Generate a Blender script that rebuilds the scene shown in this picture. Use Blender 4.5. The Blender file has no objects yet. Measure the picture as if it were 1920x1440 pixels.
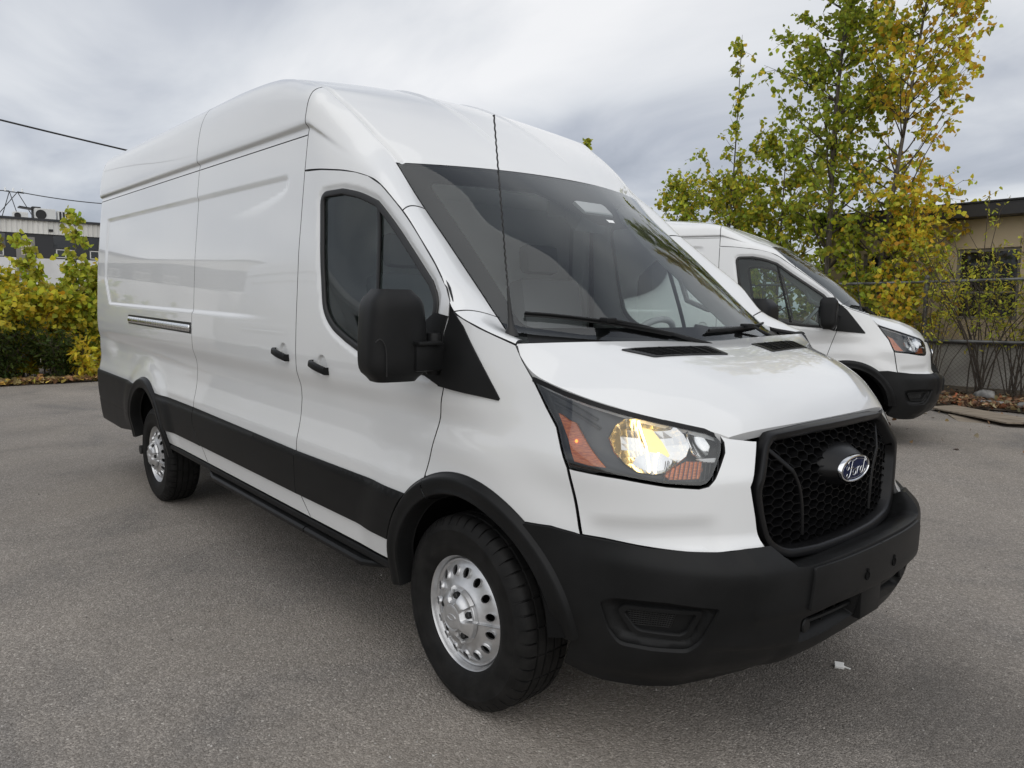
import bpy, bmesh, math, random
import numpy as np
from mathutils import Vector, Matrix
from mathutils.geometry import delaunay_2d_cdt

# ------------------------------------------------------------------ camera, sky, sun, exposure
scene = bpy.context.scene
COL = scene.collection
cam_data = bpy.data.cameras.new('camera')
cam_data.sensor_width = 36.0
cam_data.lens = 36.0 * 1379.65 / 1920.0
cam_data.clip_start = 0.05
cam_data.clip_end = 2000.0
cam = bpy.data.objects.new('camera', cam_data)
COL.objects.link(cam)
_yaw, _pitch, _roll = math.radians(138.835), math.radians(-5.854), math.radians(0.3735)
_f = Vector((math.cos(_yaw) * math.cos(_pitch), math.sin(_yaw) * math.cos(_pitch), math.sin(_pitch)))
_r = Vector((math.sin(_yaw), -math.cos(_yaw), 0.0))
_u = _r.cross(_f)
_r2 = math.cos(_roll) * _r + math.sin(_roll) * _u
_u2 = -math.sin(_roll) * _r + math.cos(_roll) * _u
_m = Matrix((_r2, _u2, -_f)).transposed().to_4x4()
_m.translation = Vector((2.03443, -2.53425, 1.44461))
cam.matrix_world = _m
scene.camera = cam

SUN_EL, SUN_AZ = math.radians(48), math.radians(-30)      # azimuth counter-clockwise from +x
world = bpy.data.worlds.new('World')
scene.world = world
world.use_nodes = True
wn = world.node_tree.nodes
wl = world.node_tree.links
wn.clear()
w_out = wn.new('ShaderNodeOutputWorld')
w_bg = wn.new('ShaderNodeBackground')
w_bg.inputs['Strength'].default_value = 0.108
w_sky = wn.new('ShaderNodeTexSky')
w_sky.sky_type = 'NISHITA'
w_sky.sun_disc = False
w_sky.sun_elevation = SUN_EL
w_sky.sun_rotation = math.pi / 2 - SUN_AZ
w_tc = wn.new('ShaderNodeTexCoord')
w_sep = wn.new('ShaderNodeSeparateXYZ')
wl.new(w_tc.outputs['Generated'], w_sep.inputs[0])
def wmath(op, a, b=None, clamp=False):
    n = wn.new('ShaderNodeMath'); n.operation = op; n.use_clamp = clamp
    for i, v in enumerate((a, b)):
        if v is None: continue
        if isinstance(v, (int, float)): n.inputs[i].default_value = v
        else: wl.new(v, n.inputs[i])
    return n.outputs[0]
# cloud deck: the view direction is spread on a flat layer high above the ground
w_den = wmath('ADD', wmath('MAXIMUM', w_sep.outputs[2], 0.0), 0.22)
w_cmb = wn.new('ShaderNodeCombineXYZ')
wl.new(wmath('DIVIDE', w_sep.outputs[0], w_den), w_cmb.inputs[0])
wl.new(wmath('DIVIDE', w_sep.outputs[1], w_den), w_cmb.inputs[1])
def wnoise(scale, detail, rough, dist, off):
    mp = wn.new('ShaderNodeMapping'); mp.inputs['Location'].default_value = off
    mp.inputs['Rotation'].default_value = (0, 0, 0.6); mp.inputs['Scale'].default_value = (1.0, 1.35, 1.0)
    wl.new(w_cmb.outputs[0], mp.inputs[0])
    n = wn.new('ShaderNodeTexNoise'); n.inputs['Scale'].default_value = scale
    n.inputs['Detail'].default_value = detail; n.inputs['Roughness'].default_value = rough
    n.inputs['Distortion'].default_value = dist
    wl.new(mp.outputs[0], n.inputs['Vector']); return n.outputs['Fac']
w_n1 = wnoise(0.42, 3.0, 0.5, 0.3, (5.5, -1.0, 0))
w_n2 = wnoise(1.25, 6.0, 0.52, 0.5, (0.4, 9.2, 0))
w_mix = wmath('ADD', wmath('MULTIPLY', w_n1, 0.62), wmath('MULTIPLY', w_n2, 0.38))
w_ramp = wn.new('ShaderNodeValToRGB')
cr = w_ramp.color_ramp
cr.elements[0].position = 0.37; cr.elements[0].color = (1.75, 1.92, 2.3, 1)
cr.elements[1].position = 0.67; cr.elements[1].color = (5.6, 5.6, 5.65, 1)
_e = cr.elements.new(0.47); _e.color = (2.95, 3.12, 3.5, 1)
_e = cr.elements.new(0.55); _e.color = (4.25, 4.38, 4.6, 1)
wl.new(w_mix, w_ramp.inputs[0])
w_mixc = wn.new('ShaderNodeMixRGB')
w_mixc.inputs[0].default_value = 0.94
wl.new(w_sky.outputs[0], w_mixc.inputs[1])
wl.new(w_ramp.outputs[0], w_mixc.inputs[2])
wl.new(w_mixc.outputs[0], w_bg.inputs['Color'])
wl.new(w_bg.outputs[0], w_out.inputs['Surface'])

sun_data = bpy.data.lights.new('sun', 'SUN')
sun_data.energy = 0.95
sun_data.angle = math.radians(110)
sun_data.color = (1.0, 0.97, 0.92)
sun = bpy.data.objects.new('sun', sun_data)
COL.objects.link(sun)
_sd = Vector((math.cos(SUN_EL) * math.cos(SUN_AZ), math.cos(SUN_EL) * math.sin(SUN_AZ), math.sin(SUN_EL)))
sun.rotation_euler = _sd.to_track_quat('Z', 'Y').to_euler()
sun.location = (0, 0, 30)

scene.view_settings.view_transform = 'Standard'
scene.view_settings.look = 'None'
scene.view_settings.exposure = 0.62
scene.view_settings.gamma = 1.0
scene.view_settings.use_curve_mapping = False
scene.cycles.max_bounces = 8
scene.cycles.transparent_max_bounces = 24
scene.cycles.use_denoising = True

# ------------------------------------------------------------------ materials
MATS = {}
def new_mat(name):
    m = bpy.data.materials.new(name); m.use_nodes = True
    MATS[name] = m
    return m, m.node_tree.nodes, m.node_tree.links
def pbsdf(name, color, rough=0.5, metal=0.0, coat=0.0, coat_rough=0.03, spec=0.5, emit=None, emit_s=0.0):
    m, n, l = new_mat(name)
    b = n['Principled BSDF']
    b.inputs['Base Color'].default_value = (*color, 1)
    b.inputs['Roughness'].default_value = rough
    b.inputs['Metallic'].default_value = metal
    b.inputs['Coat Weight'].default_value = coat
    b.inputs['Coat Roughness'].default_value = coat_rough
    b.inputs['Specular IOR Level'].default_value = spec
    if emit:
        b.inputs['Emission Color'].default_value = (*emit, 1)
        b.inputs['Emission Strength'].default_value = emit_s
    return m
def node(nodes, kind, **kw):
    nd = nodes.new(kind)
    for k, v in kw.items():
        if k in nd.inputs: nd.inputs[k].default_value = v
        else: setattr(nd, k, v)
    return nd
def add_bump(m, scale, strength, dist=0.002, detail=4.0, kind='noise', coord='Object'):
    n, l = m.node_tree.nodes, m.node_tree.links
    tc = n.new('ShaderNodeTexCoord')
    t = n.new('ShaderNodeTexNoise'); t.inputs['Scale'].default_value = scale; t.inputs['Detail'].default_value = detail
    l.new(tc.outputs[coord], t.inputs['Vector'])
    b = n.new('ShaderNodeBump'); b.inputs['Strength'].default_value = strength; b.inputs['Distance'].default_value = dist
    l.new(t.outputs['Fac'], b.inputs['Height'])
    l.new(b.outputs['Normal'], n['Principled BSDF'].inputs['Normal'])
    return m
def vary(m, c0, c1, scale, detail=5.0, lo=0.35, hi=0.65, rough=None, coord='Object', stretch=(1, 1, 1)):
    """base colour drifting between two real colours of the surface"""
    n, l = m.node_tree.nodes, m.node_tree.links
    tc = n.new('ShaderNodeTexCoord'); mp = n.new('ShaderNodeMapping'); mp.inputs['Scale'].default_value = stretch
    l.new(tc.outputs[coord], mp.inputs[0])
    t = n.new('ShaderNodeTexNoise'); t.inputs['Scale'].default_value = scale; t.inputs['Detail'].default_value = detail
    l.new(mp.outputs[0], t.inputs['Vector'])
    r = n.new('ShaderNodeValToRGB'); r.color_ramp.elements[0].position = lo; r.color_ramp.elements[1].position = hi
    r.color_ramp.elements[0].color = (*c0, 1); r.color_ramp.elements[1].color = (*c1, 1)
    l.new(t.outputs['Fac'], r.inputs[0]); l.new(r.outputs[0], n['Principled BSDF'].inputs['Base Color'])
    if rough:
        mr = n.new('ShaderNodeMapRange'); mr.inputs['To Min'].default_value = rough[0]; mr.inputs['To Max'].default_value = rough[1]
        l.new(t.outputs['Fac'], mr.inputs[0]); l.new(mr.outputs[0], n['Principled BSDF'].inputs['Roughness'])
    return m
PAINT = pbsdf('white_paint', (0.80, 0.81, 0.81), 0.35, coat=1.0, coat_rough=0.025)
vary(PAINT, (0.735, 0.745, 0.745), (0.765, 0.77, 0.765), 1.6, lo=0.3, hi=0.7)
BLACK = pbsdf('black_plastic', (0.018, 0.0185, 0.019), 0.46, spec=0.17)
vary(BLACK, (0.0085, 0.0088, 0.009), (0.013, 0.0132, 0.0135), 5.0, rough=(0.36, 0.46)); add_bump(BLACK, 900, 0.12, 0.0006, 2)
SATIN = pbsdf('satin_black', (0.006, 0.006, 0.0065), 0.34, spec=0.25)
RUBBER = pbsdf('tyre_rubber', (0.012, 0.012, 0.012), 0.62, spec=0.22)
vary(RUBBER, (0.007, 0.007, 0.007), (0.015, 0.0145, 0.014), 18, rough=(0.5, 0.75))
SEALGAP = pbsdf('rubber_and_gap_shade', (0.012, 0.012, 0.012), 0.5)  # rubber parts, and black panel edges that paint in gap shade
SILVER = pbsdf('silver_wheel', (0.50, 0.505, 0.51), 0.34, metal=0.75)
vary(SILVER, (0.56, 0.565, 0.57), (0.66, 0.66, 0.665), 30, rough=(0.28, 0.42))
CHROME = pbsdf('chrome', (0.78, 0.79, 0.80), 0.09, metal=1.0)
MIRRORED = pbsdf('reflector_chrome', (0.70, 0.70, 0.69), 0.10, metal=1.0)
DARKMETAL = pbsdf('dark_metal', (0.03, 0.03, 0.03), 0.5, metal=0.5)
UNDER = pbsdf('underbody_black', (0.008, 0.008, 0.008), 0.9, spec=0.08)
AMBER = pbsdf('amber_reflector', (0.62, 0.13, 0.015), 0.18, coat=0.6)
vary(AMBER, (0.55, 0.10, 0.012), (0.85, 0.23, 0.03), 60, stretch=(1, 1, 6))
AMBERGLOW = pbsdf('amber_bulb', (0.7, 0.2, 0.02), 0.3, emit=(1.0, 0.35, 0.05), emit_s=1.2)
STREAKGLOW = pbsdf('bulb_streak_glow', (1, 0.8, 0.4), 0.3, emit=(1.0, 0.66, 0.24), emit_s=4.0)  # glow of the streaks that imitate the bulb's reflection
LAMPHOUSE = pbsdf('headlamp_housing', (0.035, 0.037, 0.042), 0.3)
BLUE = pbsdf('emblem_blue', (0.005, 0.010, 0.045), 0.4, spec=0.15)
GREYTRIM = pbsdf('grey_trim', (0.80, 0.81, 0.805), 0.7)
DARKTRIM = pbsdf('dark_trim', (0.38, 0.40, 0.405), 0.7)
add_bump(DARKTRIM, 300, 0.2, 0.001)
SEATMAT = pbsdf('seat_fabric', (0.20, 0.205, 0.21), 0.9)
FRIT = pbsdf('glass_border', (0.008, 0.0085, 0.009), 0.8, spec=0.05)
def glass(name, tint, base_reflect=0.04, gloss_rough=0.0, ior=1.5):
    m, n, l = new_mat(name)
    n.clear()
    out = n.new('ShaderNodeOutputMaterial'); mix = n.new('ShaderNodeMixShader')
    fr = n.new('ShaderNodeFresnel'); fr.inputs['IOR'].default_value = ior
    mr = n.new('ShaderNodeMapRange'); mr.inputs['From Min'].default_value = 0.0; mr.inputs['From Max'].default_value = 1.0
    mr.inputs['To Min'].default_value = base_reflect; mr.inputs['To Max'].default_value = 1.0
    gl = n.new('ShaderNodeBsdfGlossy'); gl.inputs['Roughness'].default_value = gloss_rough; gl.inputs['Color'].default_value = (0.95, 0.97, 0.97, 1)
    tr = n.new('ShaderNodeBsdfTransparent'); tr.inputs['Color'].default_value = (*tint, 1)
    l.new(fr.outputs[0], mr.inputs[0]); l.new(mr.outputs[0], mix.inputs[0])
    l.new(tr.outputs[0], mix.inputs[1]); l.new(gl.outputs[0], mix.inputs[2]); l.new(mix.outputs[0], out.inputs['Surface'])
    return m
WSGLASS = glass('windshield_glass', (0.96, 0.99, 0.98), 0.0, ior=1.64)
SIDEGLASS = glass('side_window_glass', (0.58, 0.665, 0.64), 0.0, ior=1.5)
LENS = glass('headlamp_lens', (0.93, 0.94, 0.95), 0.03)

# ------------------------------------------------------------------ object helpers
def link(name, me, mat=None, parent=None, smooth=None):
    o = bpy.data.objects.new(name, me); COL.objects.link(o)
    if mat is not None and len(me.materials) == 0: me.materials.append(mat)
    if parent is not None: o.parent = parent
    if smooth is not None:
        for p in me.polygons: p.use_smooth = smooth
    return o
def tag(o, label=None, cat=None, group=None, kind=None):
    if label: o['label'] = label
    if cat: o['category'] = cat
    if group: o['group'] = group
    if kind: o['kind'] = kind
    return o
def empty(name, loc=(0, 0, 0)):
    o = bpy.data.objects.new(name, None); COL.objects.link(o); o.location = loc; o.empty_display_size = 0.3
    return o
def mesh_from(name, verts, faces, normals=None):
    me = bpy.data.meshes.new(name)
    me.from_pydata([tuple(map(float, v)) for v in verts], [], [tuple(int(i) for i in f) for f in faces])
    me.update()
    if normals is not None:
        for p in me.polygons: p.use_smooth = True
        me.normals_split_custom_set_from_vertices([tuple(map(float, q)) for q in normals])
    return me
class MB:
    """collects simple shapes into one mesh"""
    def __init__(self): self.v = []; self.f = []
    def add(self, v, f):
        b = len(self.v); self.v += [tuple(map(float, p)) for p in v]; self.f += [tuple(i + b for i in q) for q in f]; return self
    def box(self, c, s, rot=None, taper=1.0):
        h = [q / 2 for q in s]; vs = []
        for z in (-1, 1):
            k = taper if z > 0 else 1.0
            for y in (-1, 1):
                for x in (-1, 1): vs.append(Vector((x * h[0] * k, y * h[1] * k, z * h[2])))
        if rot is not None: vs = [rot @ q for q in vs]
        vs = [q + Vector(c) for q in vs]
        return self.add(vs, [(0, 2, 3, 1), (4, 5, 7, 6), (0, 1, 5, 4), (2, 6, 7, 3), (0, 4, 6, 2), (1, 3, 7, 5)])
    def tube(self, pts, rad, n=8, cap=True):
        pts = [Vector(p) for p in pts]; k = len(pts)
        rad = list(rad) if hasattr(rad, '__len__') else [rad] * k
        vs = []; prev = None
        for i, p in enumerate(pts):
            d = (pts[min(i + 1, k - 1)] - pts[max(i - 1, 0)])
            if d.length < 1e-9: d = Vector((0, 0, 1))
            d.normalize()
            if prev is None:
                a = d.orthogonal().normalized()
            else:
                a = prev - d * prev.dot(d)
                a = a.normalized() if a.length > 1e-6 else d.orthogonal().normalized()
            prev = a; b = d.cross(a)
            for j in range(n):
                t = 2 * math.pi * j / n
                vs.append(p + (a * math.cos(t) + b * math.sin(t)) * rad[i])
        fs = []
        for i in range(k - 1):
            for j in range(n):
                fs.append((i * n + j, i * n + (j + 1) % n, (i + 1) * n + (j + 1) % n, (i + 1) * n + j))
        if cap:
            fs.append(tuple(reversed(range(n)))); fs.append(tuple((k - 1) * n + j for j in range(n)))
        return self.add(vs, fs)
    def lathe(self, prof, n=48, axis='y', c=(0, 0, 0), close=False):
        """prof: (radius, height) pairs turned round an axis"""
        vs = []
        for r, h in prof:
            for j in range(n):
                t = 2 * math.pi * j / n
                if axis == 'y': vs.append((c[0] + r * math.cos(t), c[1] + h, c[2] + r * math.sin(t)))
                elif axis == 'z': vs.append((c[0] + r * math.cos(t), c[1] + r * math.sin(t), c[2] + h))
                else: vs.append((c[0] + h, c[1] + r * math.cos(t), c[2] + r * math.sin(t)))
        fs = []; m = len(prof)
        for i in range(m - 1 + (1 if close else 0)):
            for j in range(n):
                a, b = i, (i + 1) % m
                fs.append((a * n + j, a * n + (j + 1) % n, b * n + (j + 1) % n, b * n + j))
        return self.add(vs, fs)
    def prism(self, poly, z0, z1, axis='z'):
        n = len(poly); vs = []
        for z in (z0, z1):
            for a, b in poly:
                vs.append((a, b, z) if axis == 'z' else ((a, z, b) if axis == 'y' else (z, a, b)))
        fs = [tuple(reversed(range(n))), tuple(range(n, 2 * n))] + [(i, (i + 1) % n, n + (i + 1) % n, n + i) for i in range(n)]
        return self.add(vs, fs)
    def build(self, name, mat, parent=None, smooth=False, bevel=0.0, fix=True):
        me = bpy.data.meshes.new(name); me.from_pydata(self.v, [], self.f); me.update()
        bm = bmesh.new(); bm.from_mesh(me)
        if fix: bmesh.ops.recalc_face_normals(bm, faces=bm.faces)
        if bevel > 0:
            bmesh.ops.bevel(bm, geom=[e for e in bm.edges if e.calc_face_angle(0) > 0.5], offset=bevel, segments=2, affect='EDGES', profile=0.6)
        bm.to_mesh(me); bm.free()
        if smooth:
            for p in me.polygons: p.use_smooth = True
            try: me.set_sharp_from_angle(angle=math.radians(38))
            except Exception: pass
        return link(name, me, mat, parent)
def copy_tree(o, parent=None, skip=()):
    c = o.copy(); COL.objects.link(c); c.parent = parent
    for ch in list(o.children):
        if ch.name.split('.')[0] in skip: continue
        copy_tree(ch, c, skip)
    return c

# ------------------------------------------------------------------ van body surfaces (metres, nose towards +x, front axle at x=0)
# ---------- tabulated smooth 1-D curves ----------
def tab(pts, sig=0.0, n=1200):
    """piecewise-linear/pchip-like table smoothed by a gaussian -> callable"""
    pts=sorted(pts); X=np.array([p[0] for p in pts],float); Y=np.array([p[1:] for p in pts],float)
    pad=max(sig*4,1e-6)
    g=np.linspace(X[0]-pad,X[-1]+pad,n)
    # slopes extrapolated linearly at the ends
    out=[]
    for k in range(Y.shape[1]):
        y=Y[:,k]; v=np.interp(g,X,y)
        s0=(y[1]-y[0])/(X[1]-X[0]); s1=(y[-1]-y[-2])/(X[-1]-X[-2])
        v=np.where(g<X[0],y[0]+s0*(g-X[0]),v); v=np.where(g>X[-1],y[-1]+s1*(g-X[-1]),v)
        if sig>0:
            d=g[1]-g[0]; m=int(np.ceil(3.5*sig/d)); kk=np.exp(-.5*(np.arange(-m,m+1)*d/sig)**2); kk/=kk.sum()
            ext=np.concatenate([v[0]+ (v[1]-v[0])*np.arange(-m,0), v, v[-1]+(v[-1]-v[-2])*np.arange(1,m+1)])
            v=np.convolve(ext,kk,'valid')
        out.append(v)
    def f(x):
        x=np.asarray(x,float)
        r=[]
        for v in out:
            t=np.clip((x-g[0])/(g[1]-g[0]),0,len(g)-1.0001); i=t.astype(int); fr=t-i
            r.append(v[i]*(1-fr)+v[i+1]*fr)
        return r[0] if len(r)==1 else np.stack(r,-1)
    return f
def sst(a,b,x):
    t=np.clip((np.asarray(x,float)-a)/(b-a),0,1); return t*t*t*(t*(6*t-15)+10)
# ---------- side + front wrap ----------
ZF=0.352
PLAN=[(.1,.999),(.25,.986),(.4,.952),(.55,.886),(.68,.79),(.775,.672),(.842,.535),(.880,.39),(.898,.24),(.905,.09),(.906,0)]
_w=[.1]
for _a,_b in zip(PLAN,PLAN[1:]): _w.append(_w[-1]+float(np.hypot(_b[0]-_a[0],_b[1]-_a[1])))
WC=_w[-1]
REFX=tab([(-6,-6),(0,0)]+[(q,p[0]) for q,p in zip(_w,PLAN)]+[(WC+.09,.905)],.045,3000)
REFY=tab([(-6,1.0),(0,1.0)]+[(q,p[1]) for q,p in zip(_w,PLAN)]+[(WC+.09,-.09)],.045,3000)
DN=tab([(.2,-.08),(.30,-.03),(.38,.045),(.45,.075),(.56,.096),(.665,.098),(.70,.092),(.745,.036),(.775,.014),(.95,0),(1.05,-.045),(1.15,-.11),(1.3,-.2)],.011)
YS=tab([(.2,.95),(.30,.985),(.36,1.0),(.42,1.008),(.52,1.018),(.60,1.024),(.74,1.027),(.79,1.025),(.83,1.014),(.90,1.001),(.985,.994),(1.045,.998),(1.115,1.022),(1.2,1.025),(1.35,1.020),(1.67,1.003),(2.04,.968),(2.2,.950),(2.4,.925)],.014)
YSF=tab([(.2,.93),(.30,.965),(.40,.99),(.52,1.005),(.60,1.01),(.80,1.012),(.95,1.008),(1.10,.992),(1.25,.965),(1.40,.93),(1.6,.88)],.03) # front fender profile
REAR=-5.38
RCR=.20
def side_disp(x,z):
    d=np.zeros(np.broadcast(x,z).shape)
    # recessed upper panel
    xl=-4.955+.17*np.clip((1.56-z)/.22,0,1)
    fw=.035+.85*sst(2.0,1.85,z)
    bx=sst(xl-.01,xl+.045,x)*(1-sst(-1.45-fw,-1.45+.035,x)*(1-.0*z)); bz=sst(1.335,1.358,z)*(1-sst(2.022,2.044,z))
    d-=.011*bx*bz
    # shoulder undercut fades towards the rear end and the front wheel; restore there
    fade=np.maximum(sst(-4.55,-5.1,x),sst(-.75,-.25,x))
    d+=fade*.015*np.exp(-((z-.985)/.085)**2)
    # finger cups behind the door handles
    for xc,zc in ((-1.402,1.192),(-1.000,1.165)):
        d-=.013*sst(.047,.036,np.hypot(x-xc,z-zc))
    # wheel arch bulges
    for xc,zc,a in ((0.0,.36,.014),(-3.75,.30,.018)):
        r=np.hypot(x-xc,(z-zc)); ring=sst(.72,.54,r)
        d+=a*ring*sst(.35,.55,z)
    return d
def W(w,z):
    """right side (y negative): w=x along the side, then round the nose to w=WC"""
    w,z=np.broadcast_arrays(np.asarray(w,float),np.asarray(z,float))
    f=sst(-.15,.45,w)
    ys=YS(z)*(1-f)+YSF(z)*f
    g=sst(.28,1.0,w)
    x=REFX(w)+DN(z)*g
    dsp=side_disp(x,z)*(1-sst(.5,.9,w))
    ys=ys-.070*sst(-1.25,-.35,x)*sst(1.24,1.95,z)*(1-sst(.0,.3,x))
    y=REFY(w)*ys+dsp
    # rear corner
    wr=REAR+RCR
    a=np.clip((wr-w)/RCR,0,np.pi/2); over=np.maximum(wr-w-RCR*np.pi/2,0)
    rear=w<wr
    x=np.where(rear,wr-RCR*np.sin(a),x)
    y=np.where(rear,y-RCR*(1-np.cos(a))-over,y)
    return np.stack([x,-y,z+0*x],-1)
# ---------- upper body ----------
def loft(stations, sig=None):
    """stations: list of (u, [pts]) -> P(u,t) catmull-rom in u over point index, t in [0,1] over points (catmull-rom)"""
    U=np.array([s[0] for s in stations],float); G=np.array([s[1] for s in stations],float)  # n,m,3
    def cr(knots,vals,x):
        # non-uniform cubic hermite with finite-difference tangents; vals (n,...)
        n=len(knots); x=np.clip(x,knots[0],knots[-1]); i=np.clip(np.searchsorted(knots,x,side='right')-1,0,n-2)
        h=np.diff(knots); dl=(vals[1:]-vals[:-1])/h.reshape(-1,*[1]*(vals.ndim-1))
        m=np.empty_like(vals); m[0]=dl[0]; m[-1]=dl[-1]
        w0=h[1:]; w1=h[:-1]
        sh=(-1,)+(1,)*(vals.ndim-1)
        a0=(2*w0+w1).reshape(sh); a1=(w0+2*w1).reshape(sh); d0=dl[:-1]; d1=dl[1:]; ok=d0*d1>1e-14
        m[1:-1]=np.where(ok,(a0+a1)/np.where(ok,a0/np.where(ok,d0,1)+a1/np.where(ok,d1,1),1),0)
        t=((x-knots[i])/h[i]); hh=h[i]
        ex=(...,)+(None,)*(vals.ndim-1)
        t_=t[ex]; hh=hh[ex]
        return ((2*t_**3-3*t_**2+1)*vals[i]+(t_**3-2*t_**2+t_)*hh*m[i]+(-2*t_**3+3*t_**2)*vals[i+1]+(t_**3-t_**2)*hh*m[i+1])
    T=np.linspace(0,1,G.shape[1])
    def P(u,t):
        u,t=np.broadcast_arrays(np.asarray(u,float),np.asarray(t,float)); sh=u.shape; u=u.ravel(); t=t.ravel()
        row=cr(U,G,u)            # N,m,3
        # hermite over t per row
        n=len(T); i=np.clip((t*(n-1)).astype(int),0,n-2); h=1/(n-1); tt=(t-T[i])/h
        A=np.arange(len(t)); tan=np.empty_like(row); tan[:,1:-1]=(row[:,2:]-row[:,:-2])/2; tan[:,0]=row[:,1]-row[:,0]; tan[:,-1]=row[:,-1]-row[:,-2]
        tt=tt[:,None]
        r=(2*tt**3-3*tt**2+1)*row[A,i]+(tt**3-2*tt**2+tt)*tan[A,i]+(-2*tt**3+3*tt**2)*row[A,i+1]+(tt**3-tt**2)*tan[A,i+1]
        return r.reshape(*sh,3)
    return P
def U_loft(rd):
    """band from the door-top / gutter line up to the roof edge, along the whole van; rd lowers the roof"""
    r = rd; k = (2.62 - rd - 2.04) / .58
    low = [(.968, 2.04), (.957, 2.141), (.949, 2.205), (.945, 2.235), (.963, 2.26)]
    up = [(.061, .28), (.20, .59), (.42, .81), (.69, .93), (1.0, 1.0)]
    tt = np.linspace(0, 1, 10)[:, None]
    def cargo(x, yd, zd):
        pts = [(x, -y, 2.04 + (z - 2.04) * k) for y, z in low]; zl = pts[-1][2]
        return pts + [(x, -(.963 - (.963 - yd) * f), zl + (zd - zl) * g) for f, g in up]
    def cab(A, D, bulge, n=(.36, -.74, .57)):
        A = W(A[0], A[1]); D = np.array(D)
        return [tuple(p) for p in A + (D - A) * tt + np.array(n) * bulge * np.sin(np.pi * tt) ** 0.9]
    st = [(-5.50, cargo(-5.50, .80, 2.62 - r)), (-5.2, cargo(-5.2, .80, 2.62 - r)), (-2.4, cargo(-2.4, .80, 2.62 - r)), (-1.95, cargo(-1.95, .812, 2.60 - .98 * r)),
          (-1.65, cargo(-1.65, .842, 2.548 - .9 * r)), (-1.45, cargo(-1.45, .862, 2.49 - .72 * r)), (-1.262, cargo(-1.262, .877, 2.43 - .62 * r))]
    c3 = np.array(st[-1][1]); dev = c3 - (c3[0] + (c3[-1] - c3[0]) * tt)
    for u, za, D, f, bl in ((-1.17, 2.0355, (-1.175, -.867, 2.372 - .56 * r), .78, .004), (-1.10, 2.030, (-1.085, -.858, 2.314 - .5 * r), .50, .010), (-1.02, 2.0206, (-.99, -.847, 2.246 - .42 * r), .24, .016), (-.94, 2.0112, (-.905, -.836, 2.178 - .3 * r), .08, .022)):
        A = W(u, za); D = np.array(D)
        st.append((u, [tuple(p) for p in A + (D - A) * tt + dev * f + np.array([.22, -.88, .42]) * bl * np.sin(np.pi * tt)]))
    st.append((-.72, cab((-.72, 1.9575), (-.754, -.798, 2.041), .026, (.3, -.8, .5))))
    st += [(-.53, cab((-.53, 1.834), (-.565, -.800, 1.862), .022)), (-.33, cab((-.33, 1.689), (-.335, -.815, 1.675), .020)),
           (-.16, cab((-.16, 1.557), (-.125, -.832, 1.505), .020)), (-.05, cab((-.05, 1.432), (-.008, -.846, 1.415), .022)),
           (.07, cab((.07, 1.385), (.075, -.864, 1.366), .022)), (.225, cab((.225, 1.335), (.20, -.905, 1.345), .010))]
    P = loft(st)
    def rounded(u, t):
        u, t = np.broadcast_arrays(np.asarray(u, float), np.asarray(t, float)); q = P(u, t)
        a = np.clip((REAR + RCR - u) / RCR, 0, np.pi / 2); rear = u < REAR + RCR
        q[..., 0] = np.where(rear, REAR + RCR - RCR * np.sin(a), q[..., 0])
        q[..., 1] = np.where(rear, q[..., 1] + RCR * (1 - np.cos(a)), q[..., 1])
        q[..., 2] = np.where(rear, q[..., 2] - .05 * (1 - np.cos(a)) * t, q[..., 2])
        return q
    return rounded, st
def fillet(pts, closed=True, n=5):
    """polygon of (u,v) or (u,v,r): corners with r are rounded"""
    out = []; m = len(pts)
    for i, p in enumerate(pts):
        r = p[2] if len(p) > 2 else 0
        if r <= 0: out.append((p[0], p[1])); continue
        a = np.array(pts[i - 1][:2], float); b = np.array(p[:2], float); c = np.array(pts[(i + 1) % m][:2], float)
        d0 = a - b; d1 = c - b; l0 = np.linalg.norm(d0); l1 = np.linalg.norm(d1); k = min(r, l0 * .49, l1 * .49)
        s = b + d0 / l0 * k; e = b + d1 / l1 * k
        for j in range(n + 1):
            t = j / n; out.append(tuple((1 - t) ** 2 * s + 2 * t * (1 - t) * b + t * t * e))
    return out
def densify(pts, step, closed=True):
    out = []; m = len(pts)
    for i in range(m if closed else m - 1):
        a = np.array(pts[i], float); b = np.array(pts[(i + 1) % m], float); l = np.linalg.norm(b - a)
        if l < 1e-7: continue
        k = max(1, int(math.ceil(l / step)))
        for j in range(k): out.append(tuple(a + (b - a) * j / k))
    if not closed: out.append(tuple(pts[-1]))
    return out
def arc(cx, cz, r, a0, a1, n=24):
    return [(cx + r * math.cos(math.radians(a0 + (a1 - a0) * i / n)), cz + r * math.sin(math.radians(a0 + (a1 - a0) * i / n))) for i in range(n + 1)]
def area2(p):
    p = np.array(p); return float(np.sum(p[:, 0] * np.roll(p[:, 1], -1) - np.roll(p[:, 0], -1) * p[:, 1]))
def inside(P, poly):
    poly = np.array(poly); x, y = P[:, 0], P[:, 1]; r = np.zeros(len(P), bool)
    x0, y0 = poly[:, 0], poly[:, 1]; x1, y1 = np.roll(x0, -1), np.roll(y0, -1)
    for a, b, c, d in zip(x0, y0, x1, y1):
        if b == d: continue
        k = ((b > y) != (d > y)) & (x < (c - a) * (y - b) / (d - b) + a); r ^= k
    return r
def seg_dist(P, poly):
    poly = np.array(poly); d = np.full(len(P), 9e9)
    for a, b in zip(poly, np.roll(poly, -1, 0)):
        ab = b - a; L = ab @ ab
        t = np.clip(((P - a) @ ab) / L, 0, 1) if L > 0 else np.zeros(len(P))
        q = P - a - t[:, None] * ab; d = np.minimum(d, np.hypot(q[:, 0], q[:, 1]))
    return d
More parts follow.
